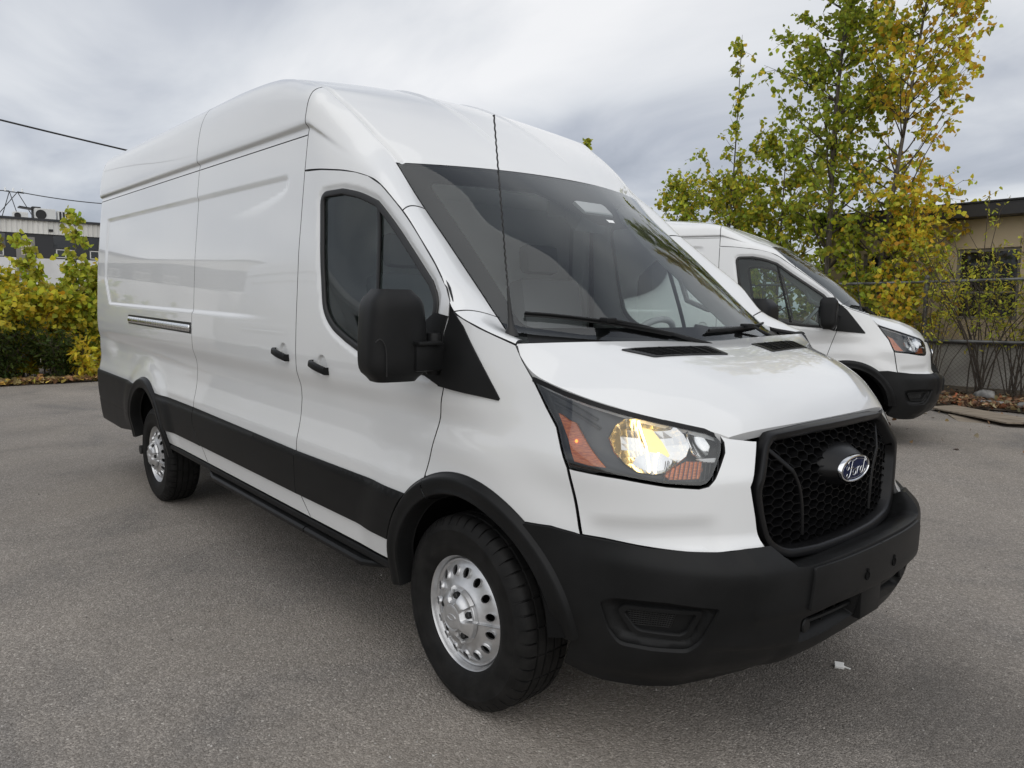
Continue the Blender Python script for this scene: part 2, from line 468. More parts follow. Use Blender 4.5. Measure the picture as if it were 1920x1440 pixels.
def surf_eval(S, uv, off=0.0):
    u, v = uv[:, 0], uv[:, 1]; e = 2e-4
    P = S(u, v); n = np.cross(S(u + e, v) - S(u - e, v), S(u, v + e) - S(u, v - e))
    n /= np.maximum(np.linalg.norm(n, axis=1), 1e-12)[:, None]
    if callable(off):
        o = off(u, v); P2 = P + n * o[:, None]
        def S2(a, b):
            q = S(a, b); m = np.cross(S(a + e, b) - S(a - e, b), S(a, b + e) - S(a, b - e)); m /= np.maximum(np.linalg.norm(m, axis=1), 1e-12)[:, None]
            return q + m * off(a, b)[:, None]
        n2 = np.cross(S2(u + e, v) - S2(u - e, v), S2(u, v + e) - S2(u, v - e)); n2 /= np.maximum(np.linalg.norm(n2, axis=1), 1e-12)[:, None]
        return P2, n2
    return P + n * off, n
def patch(name, S, outline, du, dv, mat, parent, holes=(), off=0.0, flange=0.02, step=None, refine=(), flip=False):
    step = step or min(du, dv) * 1.5
    outline = densify(outline, step)
    if area2(outline) < 0: outline = outline[::-1]
    hs = []
    for h in holes:
        h = densify(h, step)
        if area2(h) > 0: h = h[::-1]
        hs.append(h)
    loops = [outline] + hs
    o = np.array(outline); lo, hi = o.min(0), o.max(0)
    gu = np.arange(lo[0] + du * .5, hi[0], du); gv = np.arange(lo[1] + dv * .5, hi[1], dv)
    G = np.stack(np.meshgrid(gu, gv, indexing='ij'), -1).reshape(-1, 2)
    for cx, cz, r, s in refine:
        q = np.arange(-r, r + s, s); R_ = np.stack(np.meshgrid(cx + q, cz + q, indexing='ij'), -1).reshape(-1, 2)
        G = G[np.hypot(G[:, 0] - cx, G[:, 1] - cz) > r + s]
        G = np.vstack([G, R_[np.hypot(R_[:, 0] - cx, R_[:, 1] - cz) <= r]])
    if len(G):
        k = inside(G, outline)
        for h in hs: k &= ~inside(G, h)
        G = G[k]
        if len(G):
            sc = np.array([1 / du, 1 / dv])
            keep = np.ones(len(G), bool)
            for L in loops: keep &= seg_dist(G * sc, np.array(L) * sc) > .38
            G = G[keep]
    verts = []; edges = []
    for L in loops:
        b = len(verts); verts += [Vector(p) for p in L]; edges += [(b + i, b + (i + 1) % len(L)) for i in range(len(L))]
    verts += [Vector(p) for p in G]
    v2, _, f2, _, _, _ = delaunay_2d_cdt(verts, edges, [], 0, 1e-7)
    uv = np.array([tuple(p) for p in v2]); F = np.array([tuple(f) for f in f2 if len(f) == 3])
    cen = uv[F].mean(1); k = inside(cen, outline)
    for h in hs: k &= ~inside(cen, h)
    F = F[k]
    ar = np.cross(uv[F[:, 1]] - uv[F[:, 0]], uv[F[:, 2]] - uv[F[:, 0]])
    F = np.where((ar < 0)[:, None], F[:, ::-1], F)
    P, N = surf_eval(S, uv, off)
    V = [P]; NN = [N]; FF = [F]; base = len(P)
    if flange:
        for L in loops:
            L = np.array(L); p, n = surf_eval(S, L, off)
            t = np.roll(p, -1, 0) - np.roll(p, 1, 0); t /= np.maximum(np.linalg.norm(t, axis=1), 1e-12)[:, None]
            e = np.cross(t, n)
            V += [p, p - n * flange + e * 0.0008]; m = len(L)
            b = n + e; NN += [b / np.linalg.norm(b, axis=1)[:, None], e]
            i = np.arange(m); j = (i + 1) % m
            FF += [np.stack([base + i, base + m + i, base + m + j], -1), np.stack([base + i, base + m + j, base + j], -1)]
            base += 2 * m
    V = np.vstack(V); NN = np.vstack(NN); FF = np.vstack(FF)
    if flip: FF = FF[:, ::-1]; NN = -NN
    me = mesh_from(name, V, FF, NN)
    if mat is PAINT and flange:
        me.materials.append(PAINT); me.materials.append(SEALGAP)  # panel edges go black: shade of the narrow gaps put into colour
        mi = np.zeros(len(FF), np.int32); mi[len(F):] = 1; me.polygons.foreach_set('material_index', mi)
    return link(name, me, mat, parent)
def gridpatch(name, S, us, vs, mat, parent, off=0.0, flange=0.0):
    uu, vv = np.meshgrid(us, vs, indexing='ij'); uv = np.stack([uu.ravel(), vv.ravel()], -1)
    P, N = surf_eval(S, uv, off); m = len(vs); F = []
    for i in range(len(us) - 1):
        for j in range(m - 1): F.append((i * m + j, (i + 1) * m + j, (i + 1) * m + j + 1, i * m + j + 1))
    return link(name, mesh_from(name, P, F, N), mat, parent)
def sweep(name, pts, nrm, sec, mat, parent, closed=True, smooth=True):
    """carry a flat section (a = sideways outward, b = along the given normal) along a line"""
    p = np.array(pts, float); n = np.array(nrm, float)
    if n.ndim == 1: n = np.tile(n, (len(p), 1))
    if closed: t = np.roll(p, -1, 0) - np.roll(p, 1, 0)
    else:
        t = np.gradient(p, axis=0)
    t /= np.linalg.norm(t, axis=1)[:, None]; n /= np.linalg.norm(n, axis=1)[:, None]
    e = np.cross(t, n); e /= np.linalg.norm(e, axis=1)[:, None]
    V = []; k = len(sec)
    for i in range(len(p)):
        for a, b in sec: V.append(p[i] + e[i] * a + n[i] * b)
    F = []; m = len(p)
    for i in range(m if closed else m - 1):
        for j in range(k): F.append((i * k + j, i * k + (j + 1) % k, ((i + 1) % m) * k + (j + 1) % k, ((i + 1) % m) * k + j))
    if not closed: F += [tuple(range(k)), tuple((m - 1) * k + j for j in reversed(range(k)))]
    mb = MB(); mb.add(V, F)
    return mb.build(name, mat, parent, smooth)
def rsec(w, h, r=0.3, n=4):
    """rounded rectangle section"""
    out = []; rr = min(w, h) * r
    for cx, cy, a0 in ((w / 2 - rr, h / 2 - rr, 0), (-w / 2 + rr, h / 2 - rr, 90), (-w / 2 + rr, -h / 2 + rr, 180), (w / 2 - rr, -h / 2 + rr, 270)):
        for i in range(n):
            a = math.radians(a0 + 90 * i / (n - 1)); out.append((cx + rr * math.cos(a), cy + rr * math.sin(a)))
    return out

# ------------------------------------------------------------------ the van
def inset(poly, g, step=0.02):
    p = np.array(densify(poly, step))
    if area2(p) < 0: p = p[::-1]
    t = np.roll(p, -1, 0) - np.roll(p, 1, 0); t /= np.maximum(np.linalg.norm(t, axis=1), 1e-9)[:, None]
    return [tuple(q) for q in p + np.stack([-t[:, 1], t[:, 0]], -1) * g]
def mirrored_join(o):
    """add the left half of a symmetric part to its right half"""
    me = o.data; n = len(me.vertices)
    V = np.empty(n * 3); me.vertices.foreach_get('co', V); V = V.reshape(-1, 3)
    F = [tuple(p.vertices) for p in me.polygons]
    N = np.zeros((n, 3))
    cn = me.corner_normals
    for p in me.polygons:
        for li, vi in zip(p.loop_indices, p.vertices): N[vi] = cn[li].vector
    V2 = V * (1, -1, 1); N2 = N * (1, -1, 1)
    F2 = [tuple(reversed([i + n for i in f])) for f in F]
    me2 = mesh_from(me.name, np.vstack([V, V2]), F + F2, np.vstack([N, N2]))
    for m in me.materials: me2.materials.append(m)
    o.data = me2
    return o
GAP = 0.0030
HL = [(.303, 1.232), (.431, 1.196), (.54, 1.173), (.646, 1.152), (.74, 1.134), (.834, 1.116), (.935, 1.095), (.962, 1.082), (.974, 1.062), (.965, 1.035),
      (.94, .999), (.912, .964), (.89, .944), (.865, .937), (.769, .943), (.639, .961), (.478, .975), (.448, 1.03), (.42, 1.091), (.367, 1.152)]
FARCH = (.04, .40); RARCH = (-3.76, .36)
DOORGAP = [(-.180, .835), (-.157, .915), (-.119, 1.039), (-.080, 1.159), (-.074, 1.25), (-.070, 1.39), (-.080, 1.468)]
DOORTOP = [(-.114, 1.516), (-.21, 1.598), (-.333, 1.691), (-.45, 1.776), (-.582, 1.87), (-.665, 1.929), (-.753, 1.972), (-.84, 1.995), (-.939, 2.011), (-1.10, 2.030), (-1.262, 2.04)]
WINDOW = [(-1.085, 1.918, .045), (-.925, 1.920), (-.807, 1.898, .05), (-.685, 1.854), (-.538, 1.748), (-.378, 1.638), (-.219, 1.529), (-.165, 1.47, .03), (-.16, 1.205, .03), (-.40, 1.222), (-.60, 1.243), (-.695, 1.265), (-.79, 1.294), (-.915, 1.341, .05), (-.995, 1.41, .05), (-1.035, 1.60)]
FENDER = DOORGAP[:-1] + [(-.055, 1.430), (.07, 1.383), (.222, 1.333), (.255, 1.285), (.300, 1.233), (.364, 1.150), (.416, 1.090), (.444, 1.03), (.472, .972), (.515, .766), (.423, .779), (.335, .775)] + arc(*FARCH, .455, 54, 117)
MIRSEAM = [(-.058, 1.43), (-.083, 1.36), (-.078, 1.21), (-.10, 1.165)]
_hoodst = [  # u, centre x,z, edge x,y,z, power
    (0.0, .300, 1.332, .205, .950, 1.335, 3.0), (.20, .43, 1.306, .295, .948, 1.240, 3.4), (.40, .56, 1.268, .47, .888, 1.185, 3.6),
    (.60, .68, 1.214, .60, .785, 1.143, 3.8), (.80, .762, 1.158, .70, .655, 1.108, 4.0), (.93, .798, 1.120, .752, .585, 1.086, 5.0), (1.0, .812, 1.090, .772, .556, 1.073, 6.0)]
_ht = tab([(s[0],) + s[1:] for s in _hoodst], .05)
def HOOD(u, s):
    u, s = np.broadcast_arrays(np.asarray(u, float), np.asarray(s, float))
    q = _ht(u); xc, zc, xe, ye, ze, p = [q[..., i] for i in range(6)]
    a = np.abs(s)
    x = xc + (xe - xc) * a ** 3; y = ye * s; z = zc + (ze - zc) * a ** p
    z = z + .007 * sst(.70, .52, a) * sst(.0, .25, u) * (1 - sst(.75, 1.0, u)) + .010 * np.sin(np.pi * np.clip(a, 0, 1)) * (1 - u) * a
    return np.stack([x, y, z], -1)
def hood_uv(x, y):
    p = np.array([.3, .3 if y > 0 else -.3])
    for _ in range(40):
        f = lambda p: HOOD(p[0], p[1])[:2] - np.array([x, y])
        r = f(p); J = np.array([(f(p + 1e-5 * e) - r) / 1e-5 for e in np.eye(2)]).T
        p = p + np.clip(np.linalg.solve(J, -r), -.2, .2)
    return p
def grille_x(y, z):
    wv = np.interp(np.abs(y), REFY(np.linspace(.1, WC, 400))[::-1], np.linspace(.1, WC, 400)[::-1])
    return REFX(wv) + np.interp(z, [.66, .95, 1.07], [.012, .004, -.052])
def GR(y, z):
    y, z = np.broadcast_arrays(np.asarray(y, float), np.asarray(z, float))
    return np.stack([grille_x(y, z), y, z], -1)

def gap_shade_seal(outl, parent):  # weatherstrip ribbon, laid black behind the gaps to paint in their shade
    p, n = surf_eval(W, np.array(densify(outl, .03)), -.012)
    if area2(outl) < 0: p, n = p[::-1], n[::-1]
    sweep('gap_shade_seal', p, n, [(.0045, -.004), (.0045, .002), (-.016, .002), (-.016, -.004)], SEALGAP, parent, smooth=False)
def build_shell(root, rd, shared):
    """the pieces that change with the roof height"""
    U, _st = U_loft(rd)
    ZT = 2.04 + (2.62 - rd - 2.04) * .284
    def panel(name, S, outline, du, dv, **k):
        o = patch(name, S, outline, du, dv, PAINT, root, **k); both(o, root); return o
    # long rear quarter panel, sliding door
    side = [(-2.545, .425), (-2.625, .512), (-2.733, .62), (-2.733, ZT), (-5.49, ZT), (-5.49, .43), (-4.225, .43)] + arc(*RARCH, .455, 171, 9, 36) + [(-3.29, .425)]
    panel('rear_quarter_panel', W, inset(side[::-1], GAP), .03, .0135)
    sd = [(-1.262, ZT), (-2.733, ZT), (-2.733, .62), (-2.625, .512), (-2.545, .425), (-1.152, .425), (-1.235, .512), (-1.262, .55)]
    o = patch('sliding_door', W, inset(sd, GAP), .03, .0135, PAINT, root, flange=.008, refine=[(-1.40, 1.195, .075, .006)])
    handle('handle', -1.41, 1.183, o); gap_shade_seal(sd, o); both(o, root)
    # roof side bands with the gutter crease
    for a, b in ((-5.48, -2.7365), (-2.7295, -1.2655)):
        panel('roof_side', U, [(a, .228), (b, .228), (b, 1.0), (a, 1.0)], .05, .012, step=.02)
    panel('cab_roof_corner', U, [(-1.2585, .006), (-1.1, .007), (-.9, .013), (-.503, .02), (-.503, 1.0), (-1.2585, 1.0)], .02, .03, step=.012)
    # roof skin
    if rd < .1: cl = [(-5.6, -5.60, 2.68), (-5.2, -5.2, 2.685), (-2.4, -2.4, 2.685), (-1.95, -1.93, 2.664), (-1.65, -1.62, 2.607), (-1.45, -1.40, 2.538), (-1.262, -1.19, 2.448), (-1.10, -.98, 2.330), (-.94, -.785, 2.205), (-.72, -.575, 2.052), (-.6, -.46, 1.97)]
    else: cl = [(-5.6, -5.60, 2.39), (-5.2, -5.2, 2.415), (-2.4, -2.4, 2.415), (-1.95, -1.93, 2.408), (-1.65, -1.62, 2.388), (-1.45, -1.40, 2.352), (-1.262, -1.19, 2.298), (-1.10, -.98, 2.222), (-.94, -.785, 2.146), (-.72, -.575, 2.052), (-.6, -.46, 1.99)]
    ct = tab(cl, .05)
    def ROOF(u, q):
        u, q = np.broadcast_arrays(np.asarray(u, float), np.asarray(q, float))
        D = U(u, np.ones_like(u)); c = ct(u); a = np.abs(q); k = 1 - a ** 2.1
        x = D[..., 0] + (c[..., 0] - D[..., 0]) * k; z = D[..., 2] + (c[..., 1] - D[..., 2]) * k
        y = -D[..., 1] * q
        fade = sst(-.86, -1.0, u)
        for yr, wd in ((.215, .014),): z = z + .009 * fade * np.exp(-((np.abs(y) - yr) / wd) ** 2)
        z = z - .024 * np.exp(-((a - .968) / .011) ** 2) * sst(-.70, -.76, u)
        return np.stack([x, y, z], -1)
    us = np.concatenate([np.linspace(-5.48, -5.15, 8), np.linspace(-5.1, -2.0, 24), np.linspace(-1.95, -.722, 60)]); qs = np.concatenate([np.linspace(-1, -.9, 26), np.linspace(-.89, .89, 110), np.linspace(.9, 1, 26)])
    gridpatch('roof', ROOF, us, qs, PAINT, root)
    # back of the van: two tall doors
    for s in (-1, 1):
        mb = MB(); y0, y1 = sorted((s * .006, s * .80)); top = 2.60 - rd
        mb.add([(-5.385, y0, .50), (-5.385, y1, .50), (-5.385, y1 * .985 if s > 0 else y1, top - .05), (-5.385, y0, top),
                (-5.35, y0, .50), (-5.35, y1, .50), (-5.35, y1, top - .05), (-5.35, y0, top)],
               [(0, 1, 2, 3), (7, 6, 5, 4), (0, 4, 5, 1), (1, 5, 6, 2), (2, 6, 7, 3), (3, 7, 4, 0)])
        mb.build('rear_door', PAINT, root, bevel=.012, smooth=True)
    return U
def both(o, root):
    """the same piece on the other side, mirrored"""
    def rec(a, par):
        c = a.copy(); COL.objects.link(c); c.parent = par
        for ch in a.children: rec(ch, c)
        return c
    c = rec(o, root); c.scale = (1, -1, 1); return c
def handle(name, x, z, parent):
    y = W(x, z)[1]
    pts = []
    for i in range(13):
        t = i / 12; xx = x - .072 + .144 * t
        pts.append((xx, y - .030 - .012 * math.sin(math.pi * t), z + .012 - .024 * t + .004 * math.sin(math.pi * t)))
    pts = [(pts[0][0] - .004, y + .004, pts[0][2] + .001)] + pts + [(pts[-1][0] + .004, y + .004, pts[-1][2] - .001)]
    sweep(name, pts, [(0, -1, .05)] * len(pts), rsec(.034, .020, .42), BLACK, parent, closed=False)

def make_wheel(parent):
    """outer face towards -y, axle at the origin"""
    root = empty('wheel'); root.parent = parent
    n = 240; prof = [(.207, -.094), (.215, -.104), (.236, -.112), (.240, -.1135), (.262, -.117), (.276, -.1165), (.279, -.1175), (.300, -.1145), (.303, -.116), (.318, -.111), (.331, -.103), (.340, -.097), (.3465, -.089), (.351, -.080),
            (.352, -.066), (.352, -.060), (.3445, -.058), (.3445, -.052), (.352, -.050), (.3535, -.028), (.3535, -.024), (.3455, -.022), (.3455, -.016), (.3535, -.014)]
    prof = prof + [(r, -h) for r, h in reversed(prof)]
    fr_ = [0.0, .13, .145, .56, .985]; lugs = 46
    th = [2 * math.pi * (k + f) / lugs for k in range(lugs) for f in fr_]; n = len(th)
    V = np.array([[(r * math.cos(t), h, r * math.sin(t)) for t in th] for r, h in prof])
    for i, (r, h) in enumerate(prof):
        lug = abs(h) > .058 and r > .325; mid = abs(h) < .055 and r > .349
        if not (lug or mid): continue
        for j in range(n):
            if (j + (5 if h > 0 else 0)) % 5 in (0, 1) and (lug or (j // 5) % 2):
                q_ = (r - (.009 if lug and r > .345 else (.006 if lug else .004))) / r
                V[i, j, 0] *= q_; V[i, j, 2] *= q_
    mb = MB(); mb.add([tuple(p) for p in V.reshape(-1, 3)], [(i * n + j, i * n + (j + 1) % n, (i + 1) * n + (j + 1) % n, (i + 1) * n + j) for i in range(len(prof) - 1) for j in range(n)])
    mb.build('tyre', RUBBER, root, smooth=True)
    rim = MB(); rim.lathe([(.205, -.080), (.214, -.086), (.2185, -.093), (.2165, -.0975), (.211, -.0965), (.206, -.092), (.203, -.083), (.1985, -.074), (.192, -.066), (.187, -.0655), (.182, -.068)], 96, 'y')
    rim.lathe([(.1985, -.074), (.196, -.02), (.19, .05), (.205, .095)], 64, 'y')
    ro = rim.build('rim', SILVER, root, smooth=True)
    # dish with fifteen round openings
    rr = tab([(.07, -.118), (.10, -.112), (.118, -.100), (.135, -.092), (.165, -.080), (.178, -.071), (.184, -.066)], .005)
    def DISH(a, r):
        r_ = r; t = a / .15
        return np.stack([r_ * np.cos(t), rr(r_), r_ * np.sin(t)], -1)
    Lc = 2 * math.pi * .15
    holes = []
    for k in range(15):
        c = (k + .5) * Lc / 15
        holes.append([(c + .0145 * math.cos(q), .150 + .0175 * math.sin(q)) for q in np.linspace(0, 2 * math.pi, 19)[:-1]])
    patch('rim_face', DISH, [(0, .09), (Lc, .09), (Lc, .184), (0, .184)], .012, .008, SILVER, ro, holes=holes, flange=.012, step=.006, flip=True)
    bk = MB(); bk.lathe([(.19, -.02), (.05, -.03)], 32, 'y'); bk.build('brake_disc', DARKMETAL, root, smooth=True)
    # hub cap with five pockets and nuts
    V = []; F = []; nr, na = 22, 120
    for i in range(nr):
        r = .104 * i / (nr - 1)
        for j in range(na):
            a = 2 * math.pi * j / na
            y = -.148 if r < .046 else -.145
            y = -.150 + .0025 * sst(.040, .043, r) - .0025 * sst(.045, .048, r) + .022 * sst(.055, .100, r) + .014 * sst(.098, .104, r)
            for k in range(5):
                ak = 2 * math.pi * (k + .25) / 5
                dx, dz = r * math.cos(a) - .074 * math.cos(ak), r * math.sin(a) - .074 * math.sin(ak)
                rad = dx * math.cos(ak) + dz * math.sin(ak); tan = -dx * math.sin(ak) + dz * math.cos(ak)
                w = .016 + .25 * (rad + .02)
                y += .020 * float(sst(w + .004, w - .003, abs(tan))) * float(sst(-.024, -.016, rad))
            V.append((r * math.cos(a), float(min(y, -.112)), r * math.sin(a)))
    for i in range(nr - 1):
        for j in range(na): F.append((i * na + j, i * na + (j + 1) % na, (i + 1) * na + (j + 1) % na, (i + 1) * na + j))
    hc = MB(); hc.add(V, F); hub = hc.build('hub_cap', SILVER, root, smooth=True)
    for k in range(5):
        ak = 2 * math.pi * (k + .25) / 5; nb = MB()
        nb.lathe([(.0125, -.112), (.0125, -.132), (.010, -.136), (.001, -.136)], 6, 'y', c=(.074 * math.cos(ak), 0, .074 * math.sin(ak)))
        nb.build('wheel_nut', DARKMETAL, hub)
    ov = MB(); ov.lathe([(1.0, -.1495), (1.0, -.1525), (.86, -.1525), (.86, -.1505), (.001, -.1505)], 32, 'y')
    ov.v = [(x * .024, y, z * .0105) for x, y, z in ov.v]
    ov.build('emblem', SILVER, hub, smooth=False)
    lettering([(s[0] * .019, s[1] * .0085) for s in ()], None, None) if False else None
    return root

FORD = [  # handwriting strokes on a unit oval, x -1..1, y -.5...5
    [(-.60, .18), (-.66, .10), (-.62, .02), (-.54, .04), (-.50, .14), (-.56, .26), (-.44, .33), (-.28, .31), (-.10, .33), (-.02, .38)],
    [(-.27, .30), (-.33, .10), (-.38, -.10), (-.46, -.24), (-.56, -.27), (-.62, -.20), (-.58, -.12)],
    [(-.46, .06), (-.30, .05), (-.20, .09)],
    [(-.10, .02), (-.18, -.04), (-.20, -.15), (-.13, -.22), (-.04, -.18), (-.01, -.06), (-.07, .02), (-.01, .0), (.06, .03)],
    [(.08, .04), (.13, .05), (.10, -.08), (.07, -.20)],
    [(.10, -.06), (.16, .03), (.23, .05), (.26, .0)],
    [(.47, .02), (.38, .03), (.31, -.06), (.30, -.17), (.36, -.22), (.44, -.16), (.50, -.02)],
    [(.62, .33), (.55, .22), (.50, .02), (.47, -.14), (.50, -.21), (.58, -.18), (.64, -.10)],
    [(.62, .33), (.67, .28), (.64, .20), (.57, .20)],
]
def smooth_line(p, n=6):
    p = [np.array(q, float) for q in p]; out = []
    for i in range(len(p) - 1):
        a = p[max(i - 1, 0)]; b = p[i]; c = p[i + 1]; d = p[min(i + 2, len(p) - 1)]
        for k in range(n):
            t = k / n
            out.append(.5 * ((2 * b) + (c - a) * t + (2 * a - 5 * b + 4 * c - d) * t * t + (3 * b - a - 3 * c + d) * t ** 3))
    out.append(p[-1]); return out
def lettering(name, parent, place, rad):
    mb = MB()
    for s in FORD:
        ln = smooth_line(s); k = len(ln)
        mb.tube([place(q[0], q[1]) for q in ln], [rad * (.65 + .5 * math.sin(math.pi * i / (k - 1))) for i in range(k)], 6)
    return mb.build(name, CHROME, parent, smooth=True)

def build_van():
    root = empty('cargo_van')
    wheels = []
    U = build_shell(root, 0.0, None)
    # ---- front door
    door = DOORGAP[:]
    door = arc(*FARCH, .455, 176, 117, 20)[:-1] + DOORGAP + DOORTOP + [(-1.262, .55), (-1.235, .512), (-1.152, .425), (-.42, .428)]
    win = fillet(WINDOW)
    winp = np.array(densify(win, .02))
    def dent(u, v):
        d = seg_dist(np.stack([u, v], -1), winp)
        return -.010 * sst(.045, .006, d) + .0
    o = patch('front_door', W, inset(door[::-1], GAP), .022, .0135, PAINT, root, flange=.008, holes=[win], off=dent, refine=[(-.995, 1.168, .075, .006)])
    handle('handle', -1.010, 1.155, o); gap_shade_seal(door, o)
    wp, wnrm = surf_eval(W, winp, -.008)
    if area2(winp) < 0: wp, wnrm = wp[::-1], wnrm[::-1]
    sweep('window_seal', wp, wnrm, rsec(.028, .016, .4), SEALGAP, o)
    patch('window_glass', W, inset(win, .006), .06, .04, SIDEGLASS, o, off=-.014, flange=0, step=.04)
    sweep('window_divider', [tuple(p) for p in surf_eval(W, np.array(densify([(-.672, 1.835), (-.515, 1.245)], .05, False)), -.010)[0]], (0, -1, 0), rsec(.022, .012, .3), SATIN, o, closed=False)
    # mirror base on the door, in front of the window
    patch('mirror_base', W, [(-.245, 1.215), (-.098, 1.168), (-.084, 1.215), (-.090, 1.36), (-.075, 1.415), (-.155, 1.425), (-.215, 1.385)], .03, .03, BLACK, o, off=.006, flange=.02)
    both(o, root)
    # ---- fender, sail trim, front corner pieces of the pillar
    o = patch('fender', W, inset(FENDER[::-1], GAP), .02, .0135, PAINT, root)
    patch('sail_trim', W, inset([(-.076, 1.21), (-.094, 1.17), (.185, 1.148), (.19, 1.156), (.008, 1.384), (-.048, 1.432), (-.066, 1.41), (-.080, 1.36)], .001, .05), .025, .025, BLACK, o,
          off=lambda u, v: .006 + .008 * sst(.03, .0, seg_dist(np.stack([u, v], -1), np.array([(.185, 1.15), (-.05, 1.43)]))) * 0 + .010 * sst(1.42, 1.2, v) * sst(.16, 0, u), flange=.02)
    both(o, root)
    for a, b, nm in ((-.497, -.053, 'pillar_cover'), (-.047, .220, 'cowl_corner')):
        o = patch(nm, U, [(a, .02), (b, .02), (b, 1.0), (a, 1.0)], .02, .04, PAINT, root, step=.015); both(o, root)
    # ---- front end
    o = patch('nose_panel', W, inset([(.478, .968), (.520, .768), (.679, .754), (.823, .746), (.917, .743), (1.069, .745), (1.058, .832), (1.040, .927), (1.108, 1.056), (1.005, 1.070), (.980, 1.078), (.985, 1.06), (.976, 1.03),
              (.949, .994), (.92, .958), (.896, .936), (.865, .929), (.769, .935), (.639, .953)], .0016), .018, .0135, PAINT, root,
              off=lambda u, v: -.012 * sst(.86, .79, v - .05 * (u - .8)) * sst(.96, .86, u) * sst(.50, .60, u) * sst(.735, .75, v))
    both(o, root)
    hood = gridpatch('hood', HOOD, np.linspace(0, 1, 60), np.linspace(-1, 1, 121), PAINT, root)
    # rolled hood edge
    ed = [HOOD(u, -1.0) for u in np.linspace(.0, 1, 50)] + [HOOD(1.0, s) for s in np.linspace(-.98, .98, 60)] + [HOOD(u, 1.0) for u in np.linspace(1, .0, 50)]
    mb = MB(); ev = [tuple(p) for p in ed] + [(p[0] - .012 * (1 if abs(p[1]) < .55 else .3), p[1] * (.99), p[2] - .028) for p in ed]; m = len(ed)
    mb.add(ev, [(i, i + 1, m + i + 1, m + i) for i in range(m - 1)]); mb.build('hood_lip', PAINT, hood, smooth=True)
    for s in (-1, 1):
        cs = [(.352, .590), (.404, .150), (.500, .155), (.452, .527)]
        q = [hood_uv(x, s * y) for x, y in cs]
        rim_ = fillet([(a[0], a[1], .012) for a in q])
        cen = np.mean(np.array(q), 0)
        inner = [tuple(cen + (np.array(p) - cen) * (.90, .93)) for p in fillet([(a[0], a[1], .02) for a in q])]
        v = patch('hood_vent', HOOD, rim_, .05, .05, SATIN, hood, holes=[[tuple(cen + (np.array(p) - cen) * .88) for p in rim_]], off=.004, flange=.012, step=.02)
        patch('vent_floor', HOOD, [tuple(cen + (np.array(p) - cen) * .90) for p in rim_], .05, .05, UNDER, v, off=.0012, flange=0, step=.03)
        sl = MB(); A = [np.array(p) for p in q]
        for i in range(1, 9):
            t = i / 9; a = A[0] + (A[3] - A[0]) * t; b = A[1] + (A[2] - A[1]) * t; mid = (a + b) / 2; a = mid + (a - mid) * .9; b = mid + (b - mid) * .9
            pp = surf_eval(HOOD, np.array([a + (b - a) * k / 8 for k in range(9)]), .0035)[0]; sl.tube([tuple(p) for p in pp], .0016, 4)
        for i in range(1, 8):
            t = i / 8; a = A[0] + (A[1] - A[0]) * t; b = A[3] + (A[2] - A[3]) * t
            pp = surf_eval(HOOD, np.array([a + (b - a) * (.06 + .88 * k / 3) for k in range(4)]), .004)[0]; sl.tube([tuple(p) for p in pp], .0032 if i in (3, 6) else .0018, 4)
        sl.build('vent_slats', SATIN, v)
    # ---- windscreen
    ctw = tab([(-.90, -.80, 2.20), (-.72, -.575, 2.052), (-.53, -.335, 1.895), (-.33, -.07, 1.705), (-.16, .10, 1.556), (-.05, .215, 1.445), (.07, .325, 1.325), (.2, .45, 1.19)], .05)
    def WS(u, q):
        u, q = np.broadcast_arrays(np.asarray(u, float), np.asarray(q, float))
        D = U(u, np.ones_like(u)); c = ctw(u); k = 1 - np.abs(q) ** 2.4
        return np.stack([D[..., 0] + (c[..., 0] - D[..., 0]) * k, -D[..., 1] * q, D[..., 2] + (c[..., 1] - D[..., 2]) * k], -1)
    ws = patch('windshield', WS, [(-.716, -.995), (.068, -.995), (.068, .995), (-.716, .995)], .03, .04, WSGLASS, root, off=.0, flange=0, step=.03)
    patch('glass_border', WS, [(-.715, -.998), (.07, -.998), (.07, .998), (-.715, .998)], .03, .04, FRIT, ws, off=-.012, flange=0, step=.02,
          holes=[fillet([(-.625, -.90, .03), (.005, -.925, .06), (.005, .925, .06), (-.625, .90, .03), (-.610, .33), (-.45, .12, .02), (-.45, -.10, .02), (-.60, -.34)])])
    hs = WS(-.50, 0.0); cb = MB(); cb.box((hs[0] - .075, 0, hs[2] - .01), (.10, .20, .11), Matrix.Rotation(math.radians(38), 3, 'Y')); cb.build('camera_housing', DARKTRIM, ws, bevel=.02, smooth=True)
    st = MB(); q = surf_eval(WS, np.array([(-.47, -.015), (-.455, -.015), (-.455, .035), (-.47, .045)]), .0008)[0]; st.add(q, [(0, 1, 2, 3)]); st.build('lens_window', GREYTRIM, ws)
    def COWL(u, q):
        u, q = np.broadcast_arrays(np.asarray(u, float), np.asarray(q, float))
        a = WS(np.full_like(q, .055), q); b = HOOD(np.full_like(q, .02), q); b = b - np.array([0, 0, .02]); a = a - np.array([0, 0, .008])
        p = a + (b - a) * u[..., None]; p[..., 2] -= .012 * np.sin(np.pi * u); return p
    gridpatch('cowl_panel', COWL, np.linspace(-.15, 1.0, 8), np.linspace(-.93, .93, 40), BLACK, root)
